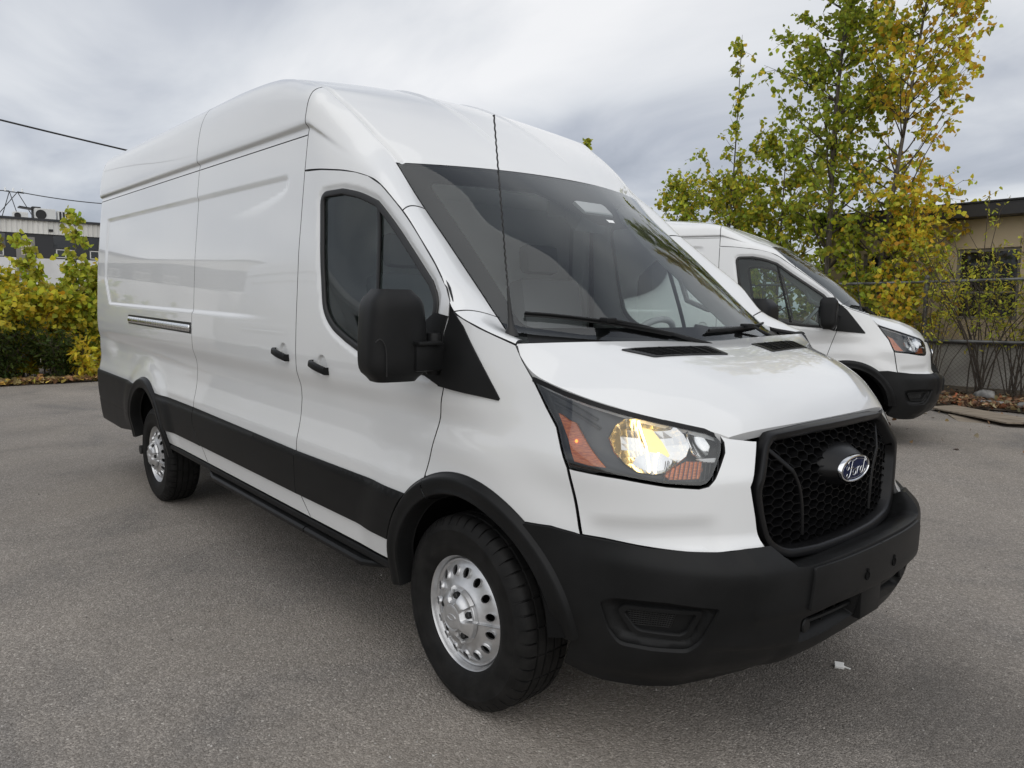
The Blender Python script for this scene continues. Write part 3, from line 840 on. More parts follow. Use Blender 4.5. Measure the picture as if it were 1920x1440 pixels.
    # ---- wipers
    def wiper(u0, q0, u1, q1, up, uq):
        mb = MB(); a = surf_eval(WS, np.array([(u0 + (u1 - u0) * t, q0 + (q1 - q0) * t) for t in np.linspace(0, 1, 14)]), .016)[0]
        r = sweep('wiper', [tuple(p) for p in a], (.55, 0, .83), rsec(.009, .011, .3), BLACK, root, closed=False)
        b = surf_eval(WS, np.array([(u0 + (u1 - u0) * .5, q0 + (q1 - q0) * .5)]), .030)[0][0]
        e = surf_eval(WS, np.array([(up, uq)]), .012)[0][0]
        ar = MB(); ar.tube([tuple(b), tuple(b * .7 + e * .3 + np.array([0, 0, .006])), tuple(e)], [.005, .006, .009], 8); ar.build('wiper_arm', BLACK, r, smooth=True)
        cp = MB(); cp.box(tuple(b - np.array([0, 0, .004])), (.04, .055, .018)); cp.build('wiper_clip', BLACK, r, bevel=.006, smooth=True)
        bl = MB(); bl.tube([tuple(p) for p in surf_eval(WS, np.array([(u0 + (u1 - u0) * t, q0 + (q1 - q0) * t) for t in np.linspace(0, 1, 14)]), .005)[0]], .004, 5); bl.build('wiper_rubber', SEALGAP, r)
        return r
    wiper(-.045, -.90, .045, -.27, .085, -.05)
    wiper(.035, .00, .02, .72, .085, .62)
    # ---- antenna
    an = MB(); an.lathe([(.024, -.012), (.022, .004), (.012, .022), (.0085, .06), (.006, .105), (.0045, .15), (.003, .155)], 20, 'z')
    ao = an.build('antenna', SEALGAP, root, smooth=True)
    _bt = U(.02, .88)
    ao.location = (.142, -.905, 1.366); ao.rotation_euler = (0, math.radians(-9.0), 0)
    wh = MB(); pts = [(.0010 * math.cos(i * 1.25), .0010 * math.sin(i * 1.25), .15 + i * .585 / 118) for i in range(119)]
    wh.tube(pts, [.0030] * 118 + [.005], 6); wo = wh.build('antenna_mast', SEALGAP, ao, smooth=True)
    # ---- headlamps
    lens = patch('headlight', W, inset(HL, .002), .03, .02, LENS, root, off=.002, flange=.006)
    patch('lamp_housing', W, inset(HL, .004), .03, .02, LAMPHOUSE, lens, off=-.048, flange=-.048)
    sweep_pts, sweep_n = surf_eval(W, np.array(inset(HL, .004)), -.003)
    sweep('lamp_gasket', sweep_pts, sweep_n, rsec(.006, .008, .4), SATIN, lens)
    main = [(.606, 1.072), (.630, 1.11), (.668, 1.128), (.755, 1.132), (.80, 1.122), (.841, 1.110), (.862, 1.085), (.868, 1.054), (.850, 1.025), (.811, 1.001), (.775, .978), (.734, .970), (.690, .976), (.655, .998), (.622, 1.035)]
    def bowl(u, v):
        d = np.hypot((u - .735) / .135, (v - 1.052) / .085); return -.006 - .036 * np.clip(1 - d * d, 0, 1)
    rf = patch('reflector', W, main, .026, .020, MIRRORED, lens, off=bowl, flange=.006, step=.012)
    if 'custom_normal' in rf.data.attributes: rf.data.attributes.remove(rf.data.attributes['custom_normal'])
    for p_ in rf.data.polygons: p_.use_smooth = False
    def bowl2(u, v):
        d = np.hypot((u - .912) / .042, (v - 1.062) / .048); return -.010 - .022 * np.clip(1 - d * d, 0, 1)
    patch('high_beam_reflector', W, [(.872 + .0, 1.03), (.90, 1.02), (.928, 1.03), (.944, 1.055), (.938, 1.078), (.915, 1.092), (.885, 1.098), (.874, 1.085), (.878, 1.055)], .010, .010, MIRRORED, lens, off=bowl2, flange=.006)
    # facets: a vertical fin across the bowl, bulb light put in as emission
    def lampline(name, pts, off, r, mat):
        mb = MB(); p = surf_eval(W, np.array(pts), off)[0]; mb.tube([tuple(x) for x in p], r, 8); return mb.build(name, mat, rf, smooth=True)
    lampline('bulb_streak', [(.720, 1.126), (.722, 1.09), (.728, 1.05), (.728, 1.0), (.726, .978)], -.014, .0035, STREAKGLOW)  # glowing streaks put in for the bulb's reflection in the bowl
    lampline('bulb_streak', [(.765, 1.035), (.752, 1.015), (.745, .99), (.742, .975)], -.014, .0040, STREAKGLOW)
    FIN = pbsdf('emissive_lamp_facet', (.9, .75, .35), .12, metal=.7, emit=(1.0, .66, .22), emit_s=.16) if 'emissive_lamp_facet' not in MATS else MATS['emissive_lamp_facet']
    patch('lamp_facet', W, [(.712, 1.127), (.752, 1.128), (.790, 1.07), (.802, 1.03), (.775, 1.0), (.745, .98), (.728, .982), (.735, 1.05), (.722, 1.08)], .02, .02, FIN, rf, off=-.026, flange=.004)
    patch('lamp_shield', W, [(.672, .990), (.69, 1.02), (.73, 1.037), (.775, 1.033), (.81, 1.012), (.775, .985), (.734, .974), (.69, .979)], .02, .02, MIRRORED, rf, off=lambda u, v: -.030 + .014 * sst(.14, 0, np.abs(u - .74)), flange=.02)
    patch('side_marker', W, [(.405, 1.133), (.445, 1.115), (.474, 1.108), (.53, 1.045), (.593, .982), (.54, .983), (.487, .991), (.455, 1.06)], .012, .012, AMBER, lens, off=-.022, flange=.02)
    ab = MB(); p_ = surf_eval(W, np.array([(.487, 1.055)]), -.019)[0][0]; ab.lathe([(.0, -.006), (.004, -.003), (.005, 0), (.004, .003), (.0, .006)], 10, 'z', c=tuple(p_)); ab.build('marker_bulb', AMBERGLOW, lens, smooth=True)
    tn = patch('turn_signal', W, [(.771, .969), (.805, .992), (.847, 1.010), (.899, 1.009), (.893, .985), (.873, .960), (.783, .956)], .012, .012, AMBER, lens, off=-.016, flange=.02)
    rb = MB()
    for i in range(13):
        t = i / 12; u0 = .775 + .165 * t
        rb.tube([tuple(x) for x in surf_eval(W, np.array([(u0 - .012, .952), (u0 + .014, 1.012)]), -.010)[0]], .0014, 5)
    rb.build('lens_ribs', LAMPHOUSE, tn, smooth=True)
    patch('lamp_trim', W, [(.88, 1.016), (.955, 1.018), (.945, 1.005), (.90, 1.008)], .02, .02, GREYTRIM, lens, off=-.008, flange=.01)
    sweep('housing_rib', [tuple(x) for x in surf_eval(W, np.array([(.36, 1.19), (.45, 1.162), (.56, 1.125)]), -.035)[0]], (.3, -1, 0), rsec(.006, .02), LAMPHOUSE, lens, closed=False)
    sweep('housing_rib', [tuple(x) for x in surf_eval(W, np.array([(.38, 1.165), (.47, 1.137), (.57, 1.10)]), -.035)[0]], (.3, -1, 0), rsec(.006, .02), LAMPHOUSE, lens, closed=False)
    both(lens, root)
    topz = [(u, v) for u, v in HL[:8]]
    patch('lamp_gap_shade', W, [(u, v + .004) for u, v in topz] + [(u, v - .010) for u, v in reversed(topz)], .03, .006, SATIN, hood, off=.003, flange=.006);  # black strip standing in for the shaded gap between hood and lens
    # ---- bumper
    bo = [(.45, .324), (.52, .300), (.58, .288), (.71, .280), (.9, .280), (1.08, .310), (1.26, .362), (1.42, .385), (WC, .39), (WC, .690), (1.33, .689), (1.16, .687), (1.12, .690), (1.085, .712), (1.069, .740), (.917, .740), (.823, .743), (.679, .751), (.520, .765), (.423, .778), (.335, .774)] + arc(*FARCH, .468, 52, 10, 12)
    fog_o = fillet([(.563, .575, .02), (.60, .592, .01), (.728, .600), (.868, .588, .012), (.830, .475, .02), (.798, .440, .015), (.70, .436), (.617, .440, .02), (.588, .485, .02)])
    intake = fillet([(1.165, .520, .02), (1.30, .535), (WC - .085, .543, .004), (WC - .085, .452, .004), (1.30, .428), (1.185, .425, .02)])
    intake2 = [(2 * WC - u, v) for u, v in intake]
    def boff(u, v):
        d = .004 + .006 * sst(.30, .36, v)
        d = d + .014 * sst(.80, .775, v) * sst(.72, .66, v) * 0
        d = d - .010 * sst(.47, .43, v + .10 * (u - .9)) * sst(1.20, 1.10, u) * sst(.80, .92, u)     # lower corner facet
        d = d + .012 * sst(.935, .985, u) * sst(.50, .58, v)                                            # centre section stands proud of the corners
        return d
    o = patch('front_bumper', W, bo, .018, .012, BLACK, root, holes=[fog_o, intake], off=boff, flange=.05, step=.012)
    mirrored_join(o)
    bump = o
    # top shelf of the bumper under the grille
    uu = np.concatenate([np.linspace(1.066, 1.17, 12), np.linspace(1.19, WC, 20)])
    zt = np.interp(uu, [1.069, 1.085, 1.12, 1.16, WC], [.740, .712, .690, .687, .690])
    fp_ = surf_eval(W, np.stack([uu, zt], -1), boff)[0]; V = []; F = []; rows = 7
    for p in fp_:
        bx = float(grille_x(np.array(p[1] * .93), .68)) - .03; bz = p[2] - .034
        for k in range(rows):
            t = k / (rows - 1); V.append((p[0] + (bx - p[0]) * t, p[1] * (1 - .05 * t), p[2] + (bz - p[2]) * t + .010 * math.sin(math.pi * min(t * 1.6, 1))))
    for i in range(len(uu) - 1):
        for k in range(rows - 1): F.append((i * rows + k, (i + 1) * rows + k, (i + 1) * rows + k + 1, i * rows + k + 1))
    n0 = len(V); V += [(x, -y, z) for x, y, z in V]; F += [tuple(reversed([i + n0 for i in f])) for f in F]
    mb = MB(); mb.add(V, F); mb.build('bumper_shelf', BLACK, bump, smooth=True)
    side_parts = []
    fp = patch('fog_lamp_pocket', W, inset(fog_o, .001), .02, .015, BLACK, bump, off=lambda u, v: -.006 - .020 * sst(.0, .035, seg_dist(np.stack([u, v], -1), np.array(fog_o))), flange=0)
    fm = fillet([(.606, .548, .012), (.624, .563), (.826, .570, .012), (.801, .483, .02), (.781, .470), (.649, .472, .02)])
    fr = patch('fog_lamp_ring', W, fm, .02, .015, BLACK, fp, holes=[[tuple(np.array([.716, .52]) + (np.array(p) - (.716, .52)) * (.86, .76)) for p in fm]], off=-.010, flange=.03)
    mm = MB()
    for i in range(18):
        t = i / 17; a = (.635 + .11 * t, .498 + .006 * t); b = (.630 + .125 * t, .552)
        mm.tube([tuple(x) for x in surf_eval(W, np.array([a, b]), -.022)[0]], .0013, 4)
    for i in range(8):
        t = i / 7; mm.tube([tuple(x) for x in surf_eval(W, np.array([(.630 + .012 * (1 - t), .500 + .05 * t), (.742 + .012 * t, .504 + .047 * t)]), -.021)[0]], .0013, 4)
    mm.build('fog_lamp_mesh', DARKMETAL, fp)
    both(fp, bump)
    # lower air intake: dark inside, a bar and two tow-eye covers
    ik = patch('intake_back', W, inset(intake, -.004), .05, .03, UNDER, bump, off=-.09, flange=-.088, step=.03); mirrored_join(ik)
    ib = MB()
    for s in (-1, 1):
        for zz in (.487,):
            ib.tube([tuple(W(u, zz) * (1, s, 1) + np.array([-.012, 0, 0])) for u in np.linspace(1.175, WC - .07, 10)], .007, 6)
        for u in (1.25, 1.36, 1.43): ib.tube([tuple(W(u, z) * (1, s, 1) + np.array([-.03, 0, 0])) for z in (.43, .54)], .004, 5)
    ib.build('intake_bar', BLACK, bump, smooth=True)
    for s in (-1, 1):
        p = W(1.205, .482) * (1, s, 1); tc = MB(); tc.lathe([(.0, .012), (.020, .012), (.024, .008), (.024, -.01)], 24, 'x', c=tuple(p - np.array([.004, 0, 0]))); tc.build('tow_eye_cover', BLACK, bump, smooth=True)
    pm = patch('plate_mount', W, fillet([(1.168, .556, .004), (WC, .550), (WC, .684), (1.18, .682, .008)]), .03, .02, BLACK, bump, off=lambda u, v: boff(u, v) + .0115, flange=.012, step=.012); mirrored_join(pm)
    stem = MB(); stem.prism([(-.074, .432), (.074, .432), (.080, .56), (-.080, .56)], .93, float(W(WC, .5)[0]) + .020, 'x'); stem.build('plate_stem', BLACK, bump, bevel=.006, smooth=True)
    for s in (-1, 1):
        p = surf_eval(W, np.array([[WC - .105, .603]]), boff)[0][0] + np.array([.0118, 0, 0]); h = MB(); h.lathe([(.0145, .0005), (.0145, .0030), (.0115, .0030), (.0105, .0008), (.0, .0008)], 18, 'x', c=(p[0], s * .105, p[2])); h.build('plate_hole', UNDER, bump, smooth=True)
        h = MB(); h.lathe([(.007, .0005), (.007, .003), (.0, .003)], 14, 'x', c=(p[0], s * .105, p[2] + .019)); h.build('plate_hole', UNDER, bump, smooth=True)
    # ---- grille
    go = fillet([(0, 1.082), (-.20, 1.081), (-.425, 1.072, .05), (-.520, .925, .05), (-.500, .83), (-.470, .735, .05), (-.385, .685, .06), (-.2, .670), (0, .667)], False)
    goR = [p for p in go]; full = goR + [(-p[0], p[1]) for p in reversed(goR) if abs(p[0]) > 1e-6]
    full = densify(full, .02); gp, gn = surf_eval(GR, np.array(full), 0.0)
    if area2(full) < 0: gp, gn = gp[::-1], gn[::-1]
    gn = np.where(gn[:, :1] < 0, -gn, gn)
    gf = sweep('grille', gp, gn, [(.004, -.05), (.004, .003), (.001, .007), (-.003, .008), (-.020, .002), (-.0235, -.001), (-.026, -.008), (-.032, -.06)], SATIN, root)
    gpoly = np.array(full)
    hx = MB(); wx, hz = .064, .0300; e_ = []
    def rib(a, b):
        pa = GR(*a); pb = GR(*b); pa = pa + np.array([-.030, 0, 0]); pb = pb + np.array([-.030, 0, 0])
        d = pb - pa; L = np.linalg.norm(d)
        if L < 1e-6: return
        d /= L; nrm = np.cross(d, np.array([1., 0, 0])); nrm /= np.linalg.norm(nrm); k = .0008; dp = np.array([-.030, 0, 0])
        vs = [pa + nrm * k, pa - nrm * k, pb - nrm * k, pb + nrm * k]
        vs += [v + dp for v in vs]
        hx.add(vs, [(0, 1, 2, 3), (0, 3, 7, 4), (1, 5, 6, 2)])
    cx = -13
    for ci in range(-13, 14):
        y0 = ci * wx * .75
        for ri in range(-8, 9):
            z0 = .885 + ri * hz + (hz / 2 if ci % 2 else 0)
            if not (inside(np.array([[y0, z0]]), gpoly)[0]) or seg_dist(np.array([[y0, z0]]), gpoly)[0] < .026: continue
            pts = [(y0 + wx * .5, z0), (y0 + wx * .25, z0 + hz / 2), (y0 - wx * .25, z0 + hz / 2), (y0 - wx * .5, z0), (y0 - wx * .25, z0 - hz / 2), (y0 + wx * .25, z0 - hz / 2)]
            for a, b in ((0, 1), (1, 2), (2, 3)): rib(pts[a], pts[b])
    hx.build('grille_mesh', SATIN, gf, fix=False)
    gb = patch('grille_back', GR, [(y * .97, .885 + (z - .885) * .96) for y, z in full], .08, .06, UNDER, gf, off=-.095, flange=0, step=.05)
    for s in (-1, 1):
        bar = [(-.405, 1.03), (-.355, .985), (-.308, .94), (-.275, .885), (-.258, .82), (-.250, .73)]
        bp_ = [tuple(np.array(GR(y * -s if s > 0 else y, z)) + np.array([-.040, 0, 0])) for y, z in smooth_line(bar)]
        sweep('grille_bar', bp_, (1, 0, 0), rsec(.016, .026, .3), SATIN, gf, closed=False)
    # badge
    ex = float(grille_x(np.array(0.0), .925)) - .040; ez = .928
    dm = MB(); prof = [(1.55, 1.9, -.05), (1.42, 1.75, -.01), (1.22, 1.42, .018), (1.08, 1.14, .036), (1.02, 1.03, .042), (.0, .0, .042)]
    n = 56; V = []; F = []
    for a, b, h in prof:
        for j in range(n):
            t = 2 * math.pi * j / n; V.append((ex + h, .106 * a * math.cos(t), ez + .044 * b * math.sin(t)))
    for i in range(len(prof) - 1):
        for j in range(n): F.append((i * n + j, i * n + (j + 1) % n, (i + 1) * n + (j + 1) % n, (i + 1) * n + j))
    dm.add(V, F); dm.build('badge_housing', SATIN, gf, smooth=True)
    def oval(name, mat, prof):
        V = []; F = []; mb = MB()
        for a, h in prof:
            for j in range(n):
                t = 2 * math.pi * j / n; V.append((ex + h, (.106 - .0 + a) * math.cos(t) if a > -.1 else 0, ez + (.044 + a) * math.sin(t) if a > -.04 else ez))
        for i in range(len(prof) - 1):
            for j in range(n): F.append((i * n + j, i * n + (j + 1) % n, (i + 1) * n + (j + 1) % n, (i + 1) * n + j))
        mb.add(V, F); return mb.build(name, mat, gf, smooth=True)
    oval('badge_ring', CHROME, [(.003, .036), (.003, .050), (.001, .0545), (-.003, .0555), (-.0055, .053), (-.0055, .048)])
    oval('badge_face', BLUE, [(-.0045, .049), (-.010, .0510), (-.025, .0530), (-.042, .054), (-.2, .0545)])
    lettering('badge_lettering', gf, lambda a, b: (ex + .0555, .110 * a, ez + .096 * b), .0013)
    sweep('badge_line', [(ex + .0525 + .0, .0935 * math.cos(t), ez + .0325 * math.sin(t)) for t in np.linspace(0, 2 * math.pi, 49)[:-1]], (1, 0, 0), rsec(.0012, .002), CHROME, gf)
    # ---- black side cladding, arch flares, sills
    cl = lambda u, v: .004 + .012 * sst(.752, .705, v)
    RX = .472
    def clad(name, outl, off=cl, **k):
        o = patch(name, W, inset(outl, .003), .04, .014, BLACK, root, off=off, flange=.014, **k); both(o, root); return o
    fa = [(x, z) for x, z in arc(*FARCH, RX, 164.5, 133, 10)]
    clad('door_cladding', [(-1.262, .522)] + [(x, z) for x, z in arc(*FARCH, RX, 164.5, 133.5, 10)] + [(-.57, .742), (-1.262, .738)])
    clad('sliding_door_cladding', [(-1.262, .522), (-1.262, .738), (-2.722, .754), (-2.722, .63), (-2.625, .524)])
    clad('quarter_cladding', [(-2.622, .522), (-2.728, .63), (-2.728, .754)] + arc(*RARCH, RX, 57, 20, 12))
    clad('rear_cladding', arc(*RARCH, RX, 174, 120, 16) + [(-4.2, .772), (-5.49, .775), (-5.49, .36), (-5.35, .335), (-4.6, .33), (-4.24, .37)], off=lambda u, v: .006 + .010 * sst(.786, .745, v) - .004 * np.exp(-((v - .52) / .008) ** 2))
    def flare(c, a0, a1):
        def FL(r, a): return W(c[0] + r * np.cos(a), c[1] + r * np.sin(a))
        rs = np.concatenate([np.linspace(.478, .470, 3), np.linspace(.462, .405, 9), np.linspace(.400, .388, 5)])[::-1]
        off = lambda r, a: .002 + .024 * sst(.480, .452, r) - .006 * sst(.45, .41, r) - .075 * sst(.404, .386, r)
        o = gridpatch('arch_flare', FL, rs, np.radians(np.linspace(a0, a1, 70)), BLACK, root, off=off); both(o, root)
    flare(FARCH, 4, 116.4); flare(FARCH, 117.0, 187); flare(RARCH, -4, 184)
    for cx, cz in (FARCH, RARCH):
        lb = MB(); n = 40; V = []; F = []
        prof = [(.400, -.985), (.44, -.95), (.45, -.60), (.30, -.58), (.0, -.58)]
        for i in range(n + 1):
            a = math.radians(4 + 176 * i / n)
            for r, y in prof: V.append((cx + r * math.cos(a), y, cz + r * math.sin(a)))
        k = len(prof)
        for i in range(n):
            for j in range(k - 1): F.append((i * k + j, i * k + j + 1, (i + 1) * k + j + 1, (i + 1) * k + j))
        lb.add(V, F); o = lb.build('wheel_arch_liner', UNDER, root, smooth=True); both(o, root)
    sx = np.linspace(-3.26, -.40, 12)
    o = sweep('sill_trim', [(x, -.985, .405) for x in sx], (0, 0, 1), [(.030, .016), (.036, .004), (.034, -.012), (.020, -.020), (-.06, -.018), (-.06, .016)], BLACK, root, closed=False); both(o, root)
    for a, b in ((-2.62, -1.166), (-1.156, -.47)):
        sx = np.linspace(a, b, 14); tp = [min(1, (b - x) / .16 if b > -.6 else 1, ((x - a) / .2) if a < -2 else 1) for x in sx]
        V = []; F = []; mb = MB()
        sec = [(-1.035, .383), (-1.046, .374), (-1.042, .356), (-1.005, .340), (-.86, .345), (-.86, .385)]
        for x, t in zip(sx, tp):
            t = max(t, .05)
            for y, z in sec: V.append((x, -.95 + (y + .95) * (.25 + .75 * t), .385 + (z - .385) * (.3 + .7 * t)))
        k = len(sec)
        for i in range(len(sx) - 1):
            for j in range(k): F.append((i * k + j, i * k + (j + 1) % k, (i + 1) * k + (j + 1) % k, (i + 1) * k + j))
        F += [tuple(range(k)), tuple((len(sx) - 1) * k + j for j in reversed(range(k)))]
        mb.add(V, F); o = mb.build('side_step', BLACK, root, smooth=True); both(o, root)
    # ---- sliding door rail
    rl = patch('door_rail', W, fillet([(-4.185, 1.212, .012), (-2.745, 1.210), (-2.745, 1.279), (-4.185, 1.279, .012)]), .06, .012, SATIN, root, off=.003, flange=.008)
    patch('rail_cover', W, fillet([(-4.160, 1.222, .010), (-2.758, 1.221), (-2.758, 1.264), (-4.160, 1.265, .010)]), .06, .006, CHROME, rl, off=lambda u, v: .004 + .010 * np.sqrt(np.clip(1 - ((v - 1.243) / .0245) ** 2, 0.02, 1)), flange=.008)
    both(rl, root)
    # ---- mirrors
    mr = empty('door_mirror'); mr.parent = root
    V = []; F = []; mb = MB(); nz, na = 22, 40
    cxm, cym = -.168, -1.178
    for i in range(nz):
        t = i / (nz - 1); z = 1.190 + .314 * t
        e = (1 - abs(2 * t - 1) ** 8.0) ** .45
        if i in (0, nz - 1): e = 0.62
        hx_, hy_ = (.066 + .010 * t) * max(e, .6), (.112 - .020 * t + .006 * math.sin(math.pi * t)) * max(e, .66)
        for j in range(na):
            a = 2 * math.pi * j / na; ca, sa = math.cos(a), math.sin(a); p = 4.2
            rx = math.copysign(abs(ca) ** (2 / p), ca); ry = math.copysign(abs(sa) ** (2 / p), sa)
            x = rx * hx_ * (1.0 if rx < 0 else 1.25); y = ry * hy_
            V.append((cxm + x + .12 * y - .01 * t, cym + y - .12 * x, z))
    for i in range(nz - 1):
        for j in range(na): F.append((i * na + j, i * na + (j + 1) % na, (i + 1) * na + (j + 1) % na, (i + 1) * na + j))
    F += [tuple(reversed(range(na))), tuple((nz - 1) * na + j for j in range(na))]
    mb.add(V, F); mb.build('mirror_shell', BLACK, mr, smooth=True)
    ml = MB(); ml.box((cxm - .070, cym + .004, 1.36), (.006, .150, .22), Matrix.Rotation(-.10, 3, 'Z')); ml.build('mirror_glass', CHROME, mr)
    ln = [(-.092, -1.288, 1.330), (-.087, -1.274, 1.340), (-.084, -1.260, 1.325), (-.0835, -1.252, 1.295), (-.0835, -1.250, 1.215)]
    sweep('signal_seam', [(x - .0015, y, z) for x, y, z in smooth_line(ln)], (1, -.3, 0), rsec(.003, .004), SEALGAP, mr, closed=False)
    ma = MB(); ma.box((-.110, -1.075, 1.275), (.085, .14, .098)); ma.build('mirror_arm', BLACK, mr, bevel=.014, smooth=True)
    ma = MB(); ma.box((-.068, -1.10, 1.324), (.05, .10, .012)); ma.build('arm_ridge', BLACK, mr, bevel=.004, smooth=True)
    ma = MB(); ma.lathe([(.0, .022), (.026, .02), (.030, .012), (.030, -.11), (.024, -.125), (.0, -.125)], 20, 'z', c=(-.118, -1.040, 1.335)); ma.build('mirror_pivot', BLACK, mr, smooth=True)
    both(mr, root)
    # ---- exhaust tip, underbody, rear bumper step
    ex_ = MB(); ex_.tube([(-4.05, -.70, .24), (-4.10, -.86, .24), (-4.10, -1.0, .235)], .034, 14); ex_.build('exhaust_tip', DARKMETAL, root, smooth=True)
    ub = MB(); ub.box((-2.35, 0, .40), (6.2, 1.20, .16)); ub.box((-1.84, 0, .415), (2.7, 1.90, .03)); ub.box((-4.85, 0, .42), (1.3, 1.80, .03)); ub.box((.60, 0, .47), (.36, 1.0, .16)); ub.build('underbody', UNDER, root)
    ax = MB(); ax.tube([(0, -.8, .34), (0, .8, .34)], .05, 10); ax.build('axle', UNDER, root, smooth=True); ax = MB(); ax.tube([(-3.75, -.8, .26), (-3.75, .8, .26)], .07, 10); ax.build('axle', UNDER, root, smooth=True)
    rb_ = MB(); rb_.box((-5.42, 0, .50), (.16, 1.70, .22)); rb_.build('rear_bumper', BLACK, root, bevel=.03, smooth=True)
    # ---- cabin
    cabn = empty('cabin'); cabn.parent = root
    b = MB(); b.box((-1.42, 0, 1.30), (.03, 1.86, 1.5)); b.build('bulkhead', GREYTRIM, cabn)
    b = MB(); b.box((-.98, 0, .60), (.86, 1.80, .06)); b.build('cab_floor', DARKTRIM, cabn)
    b = MB(); b.box((-1.18, 0, 2.03), (.50, 1.46, .03)); b.build('headliner', GREYTRIM, cabn)
    V = []; F = []
    dp = [(.30, 1.265), (.10, 1.285), (-.10, 1.272), (-.20, 1.235), (-.24, 1.15), (-.23, 1.05), (-.20, .97)]
    ys = np.linspace(-.90, .90, 25)
    for y in ys:
        hump = .035 * math.exp(-((y - .42) / .22) ** 2)
        for k, (x, z) in enumerate(dp): V.append((x - (.05 * (abs(y) / .9) ** 2 if k < 2 else 0) - (.1 if abs(y) > .85 and k == 0 else 0), y, z + (hump if k in (2, 3) else 0) - .03 * (abs(y) / .9) ** 4))
    k = len(dp)
    for i in range(len(ys) - 1):
        for j in range(k - 1): F.append((i * k + j, i * k + j + 1, (i + 1) * k + j + 1, (i + 1) * k + j))
    b = MB(); b.add(V, F); b.build('dashboard', DARKTRIM, cabn, smooth=True)
    swm = Matrix.Rotation(math.radians(-52), 3, 'Y')
    b = MB(); c0 = Vector((-.36, .42, 1.245)); b.tube([c0 + swm @ Vector((.185 * math.cos(t), .185 * math.sin(t), 0)) for t in np.linspace(0, 2 * math.pi, 41)], .016, 10, cap=False)
    b.build('steering_wheel', DARKTRIM, cabn, smooth=True)
    b = MB(); b.tube([c0, c0 + Vector((.18, 0, -.10))], [.05, .04], 12); b.box(tuple(c0), (.05, .34, .03), swm); b.build('steering_column', DARKTRIM, cabn, smooth=True)
    for s in (-1, 1):
        st_ = empty('seat'); st_.parent = cabn
        b = MB(); b.box((-.78, s * .46, .93), (.52, .50, .16)); b.build('seat_cushion', SEATMAT, st_, bevel=.05, smooth=True)
        b = MB(); b.box((-1.08, s * .46, 1.28), (.14, .48, .62), Matrix.Rotation(math.radians(-12), 3, 'Y')); b.build('backrest', SEATMAT, st_, bevel=.05, smooth=True)
        b = MB(); b.box((-1.19, s * .46, 1.70), (.09, .26, .17), Matrix.Rotation(math.radians(-8), 3, 'Y')); b.build('headrest', SEATMAT, st_, bevel=.04, smooth=True)
        b = MB(); p0 = np.array([-.40, s * .80, 1.60]); p1 = np.array([-.20, s * .815, 1.44])
        b.tube([tuple(p0), tuple(p0 + (.01, -s * .05, -.005)), tuple((p0 + p1) / 2 + np.array([-.03, -s * .075, -.035])), tuple(p1 + (-.02, -s * .05, .0)), tuple(p1)], .014, 8); b.build('grab_handle', GREYTRIM, cabn, smooth=True)
        b = MB(); b.box((-1.30, s * .93, 1.55), (.10, .06, 1.0)); b.build('pillar_trim', GREYTRIM, cabn, bevel=.015, smooth=True)
        pts = [tuple(np.array(U(u, 1.0)) * (1, -s, 1) + np.array([-.055, -s * .055, -.035])) for u in np.linspace(-.72, .0, 10)]
        sweep('inner_pillar', pts, (.4, -s, .2), rsec(.10, .02, .3), GREYTRIM, cabn, closed=False)
    b = MB(); b.box((-.52, .0, 1.90), (.02, .24, .07)); b.build('rear_view_mirror', DARKTRIM, cabn, bevel=.01, smooth=True)
    # ---- wheels
    w0 = make_wheel(root); wheels.append(w0)
    for i in range(3):
        c = copy_tree(w0, root); wheels.append(c)
    root['wheel_names'] = ''
    del root['wheel_names']
    return root, wheels
RAKE = math.radians(1.4)
def place_van(root, wheels, rake, loc, yaw):
    M_ = Matrix.Rotation(rake, 3, 'Y'); O_ = Vector((0, 0, .35)); Z_ = Matrix.Rotation(yaw, 3, 'Z')
    root.rotation_euler = (0, rake, yaw)
    root.location = Z_ @ (O_ - M_ @ O_) + Vector(loc)
    for wv, (x, s) in zip(wheels, ((0, -1), (0, 1), (-3.75, -1), (-3.75, 1))):
        p = M_.transposed() @ (Vector((x, s * (.885 if x == 0 else .878), .352)) - O_) + O_
        wv.location = p; wv.scale = (1, 1, 1) if s < 0 else (1, -1, 1)
        wv.rotation_euler = (0, -rake + (.35 if x else .0), 0)
van, van_wheels = build_van()
tag(van, 'white high-roof cargo van with a lit headlamp, nearest to the camera', 'van', 'white cargo vans in the lot')
place_van(van, van_wheels, RAKE, (0, 0, 0), 0.0)
SHELL = ('rear_quarter_panel', 'sliding_door', 'roof_side', 'cab_roof_corner', 'roof', 'rear_door')
van2 = copy_tree(van, None, SHELL)
w2 = [c for c in van2.children if c.name.split('.')[0] == 'wheel']
def lamps_off(o):
    for c in o.children_recursive:
        nm = c.name.split('.')[0]
        if nm in ('bulb_streak', 'lamp_facet', 'marker_bulb'):
            c.material_slots[0].link = 'OBJECT'; c.material_slots[0].material = AMBER if nm == 'marker_bulb' else MIRRORED
lamps_off(van2)
build_shell(van2, .27, None)
tag(van2, 'white lower-roof cargo van parked behind, beside the chain-link fence', 'van', 'white cargo vans in the lot')
place_van(van2, w2, math.radians(.35), (-1.83, 5.785, .07), math.radians(27.5))

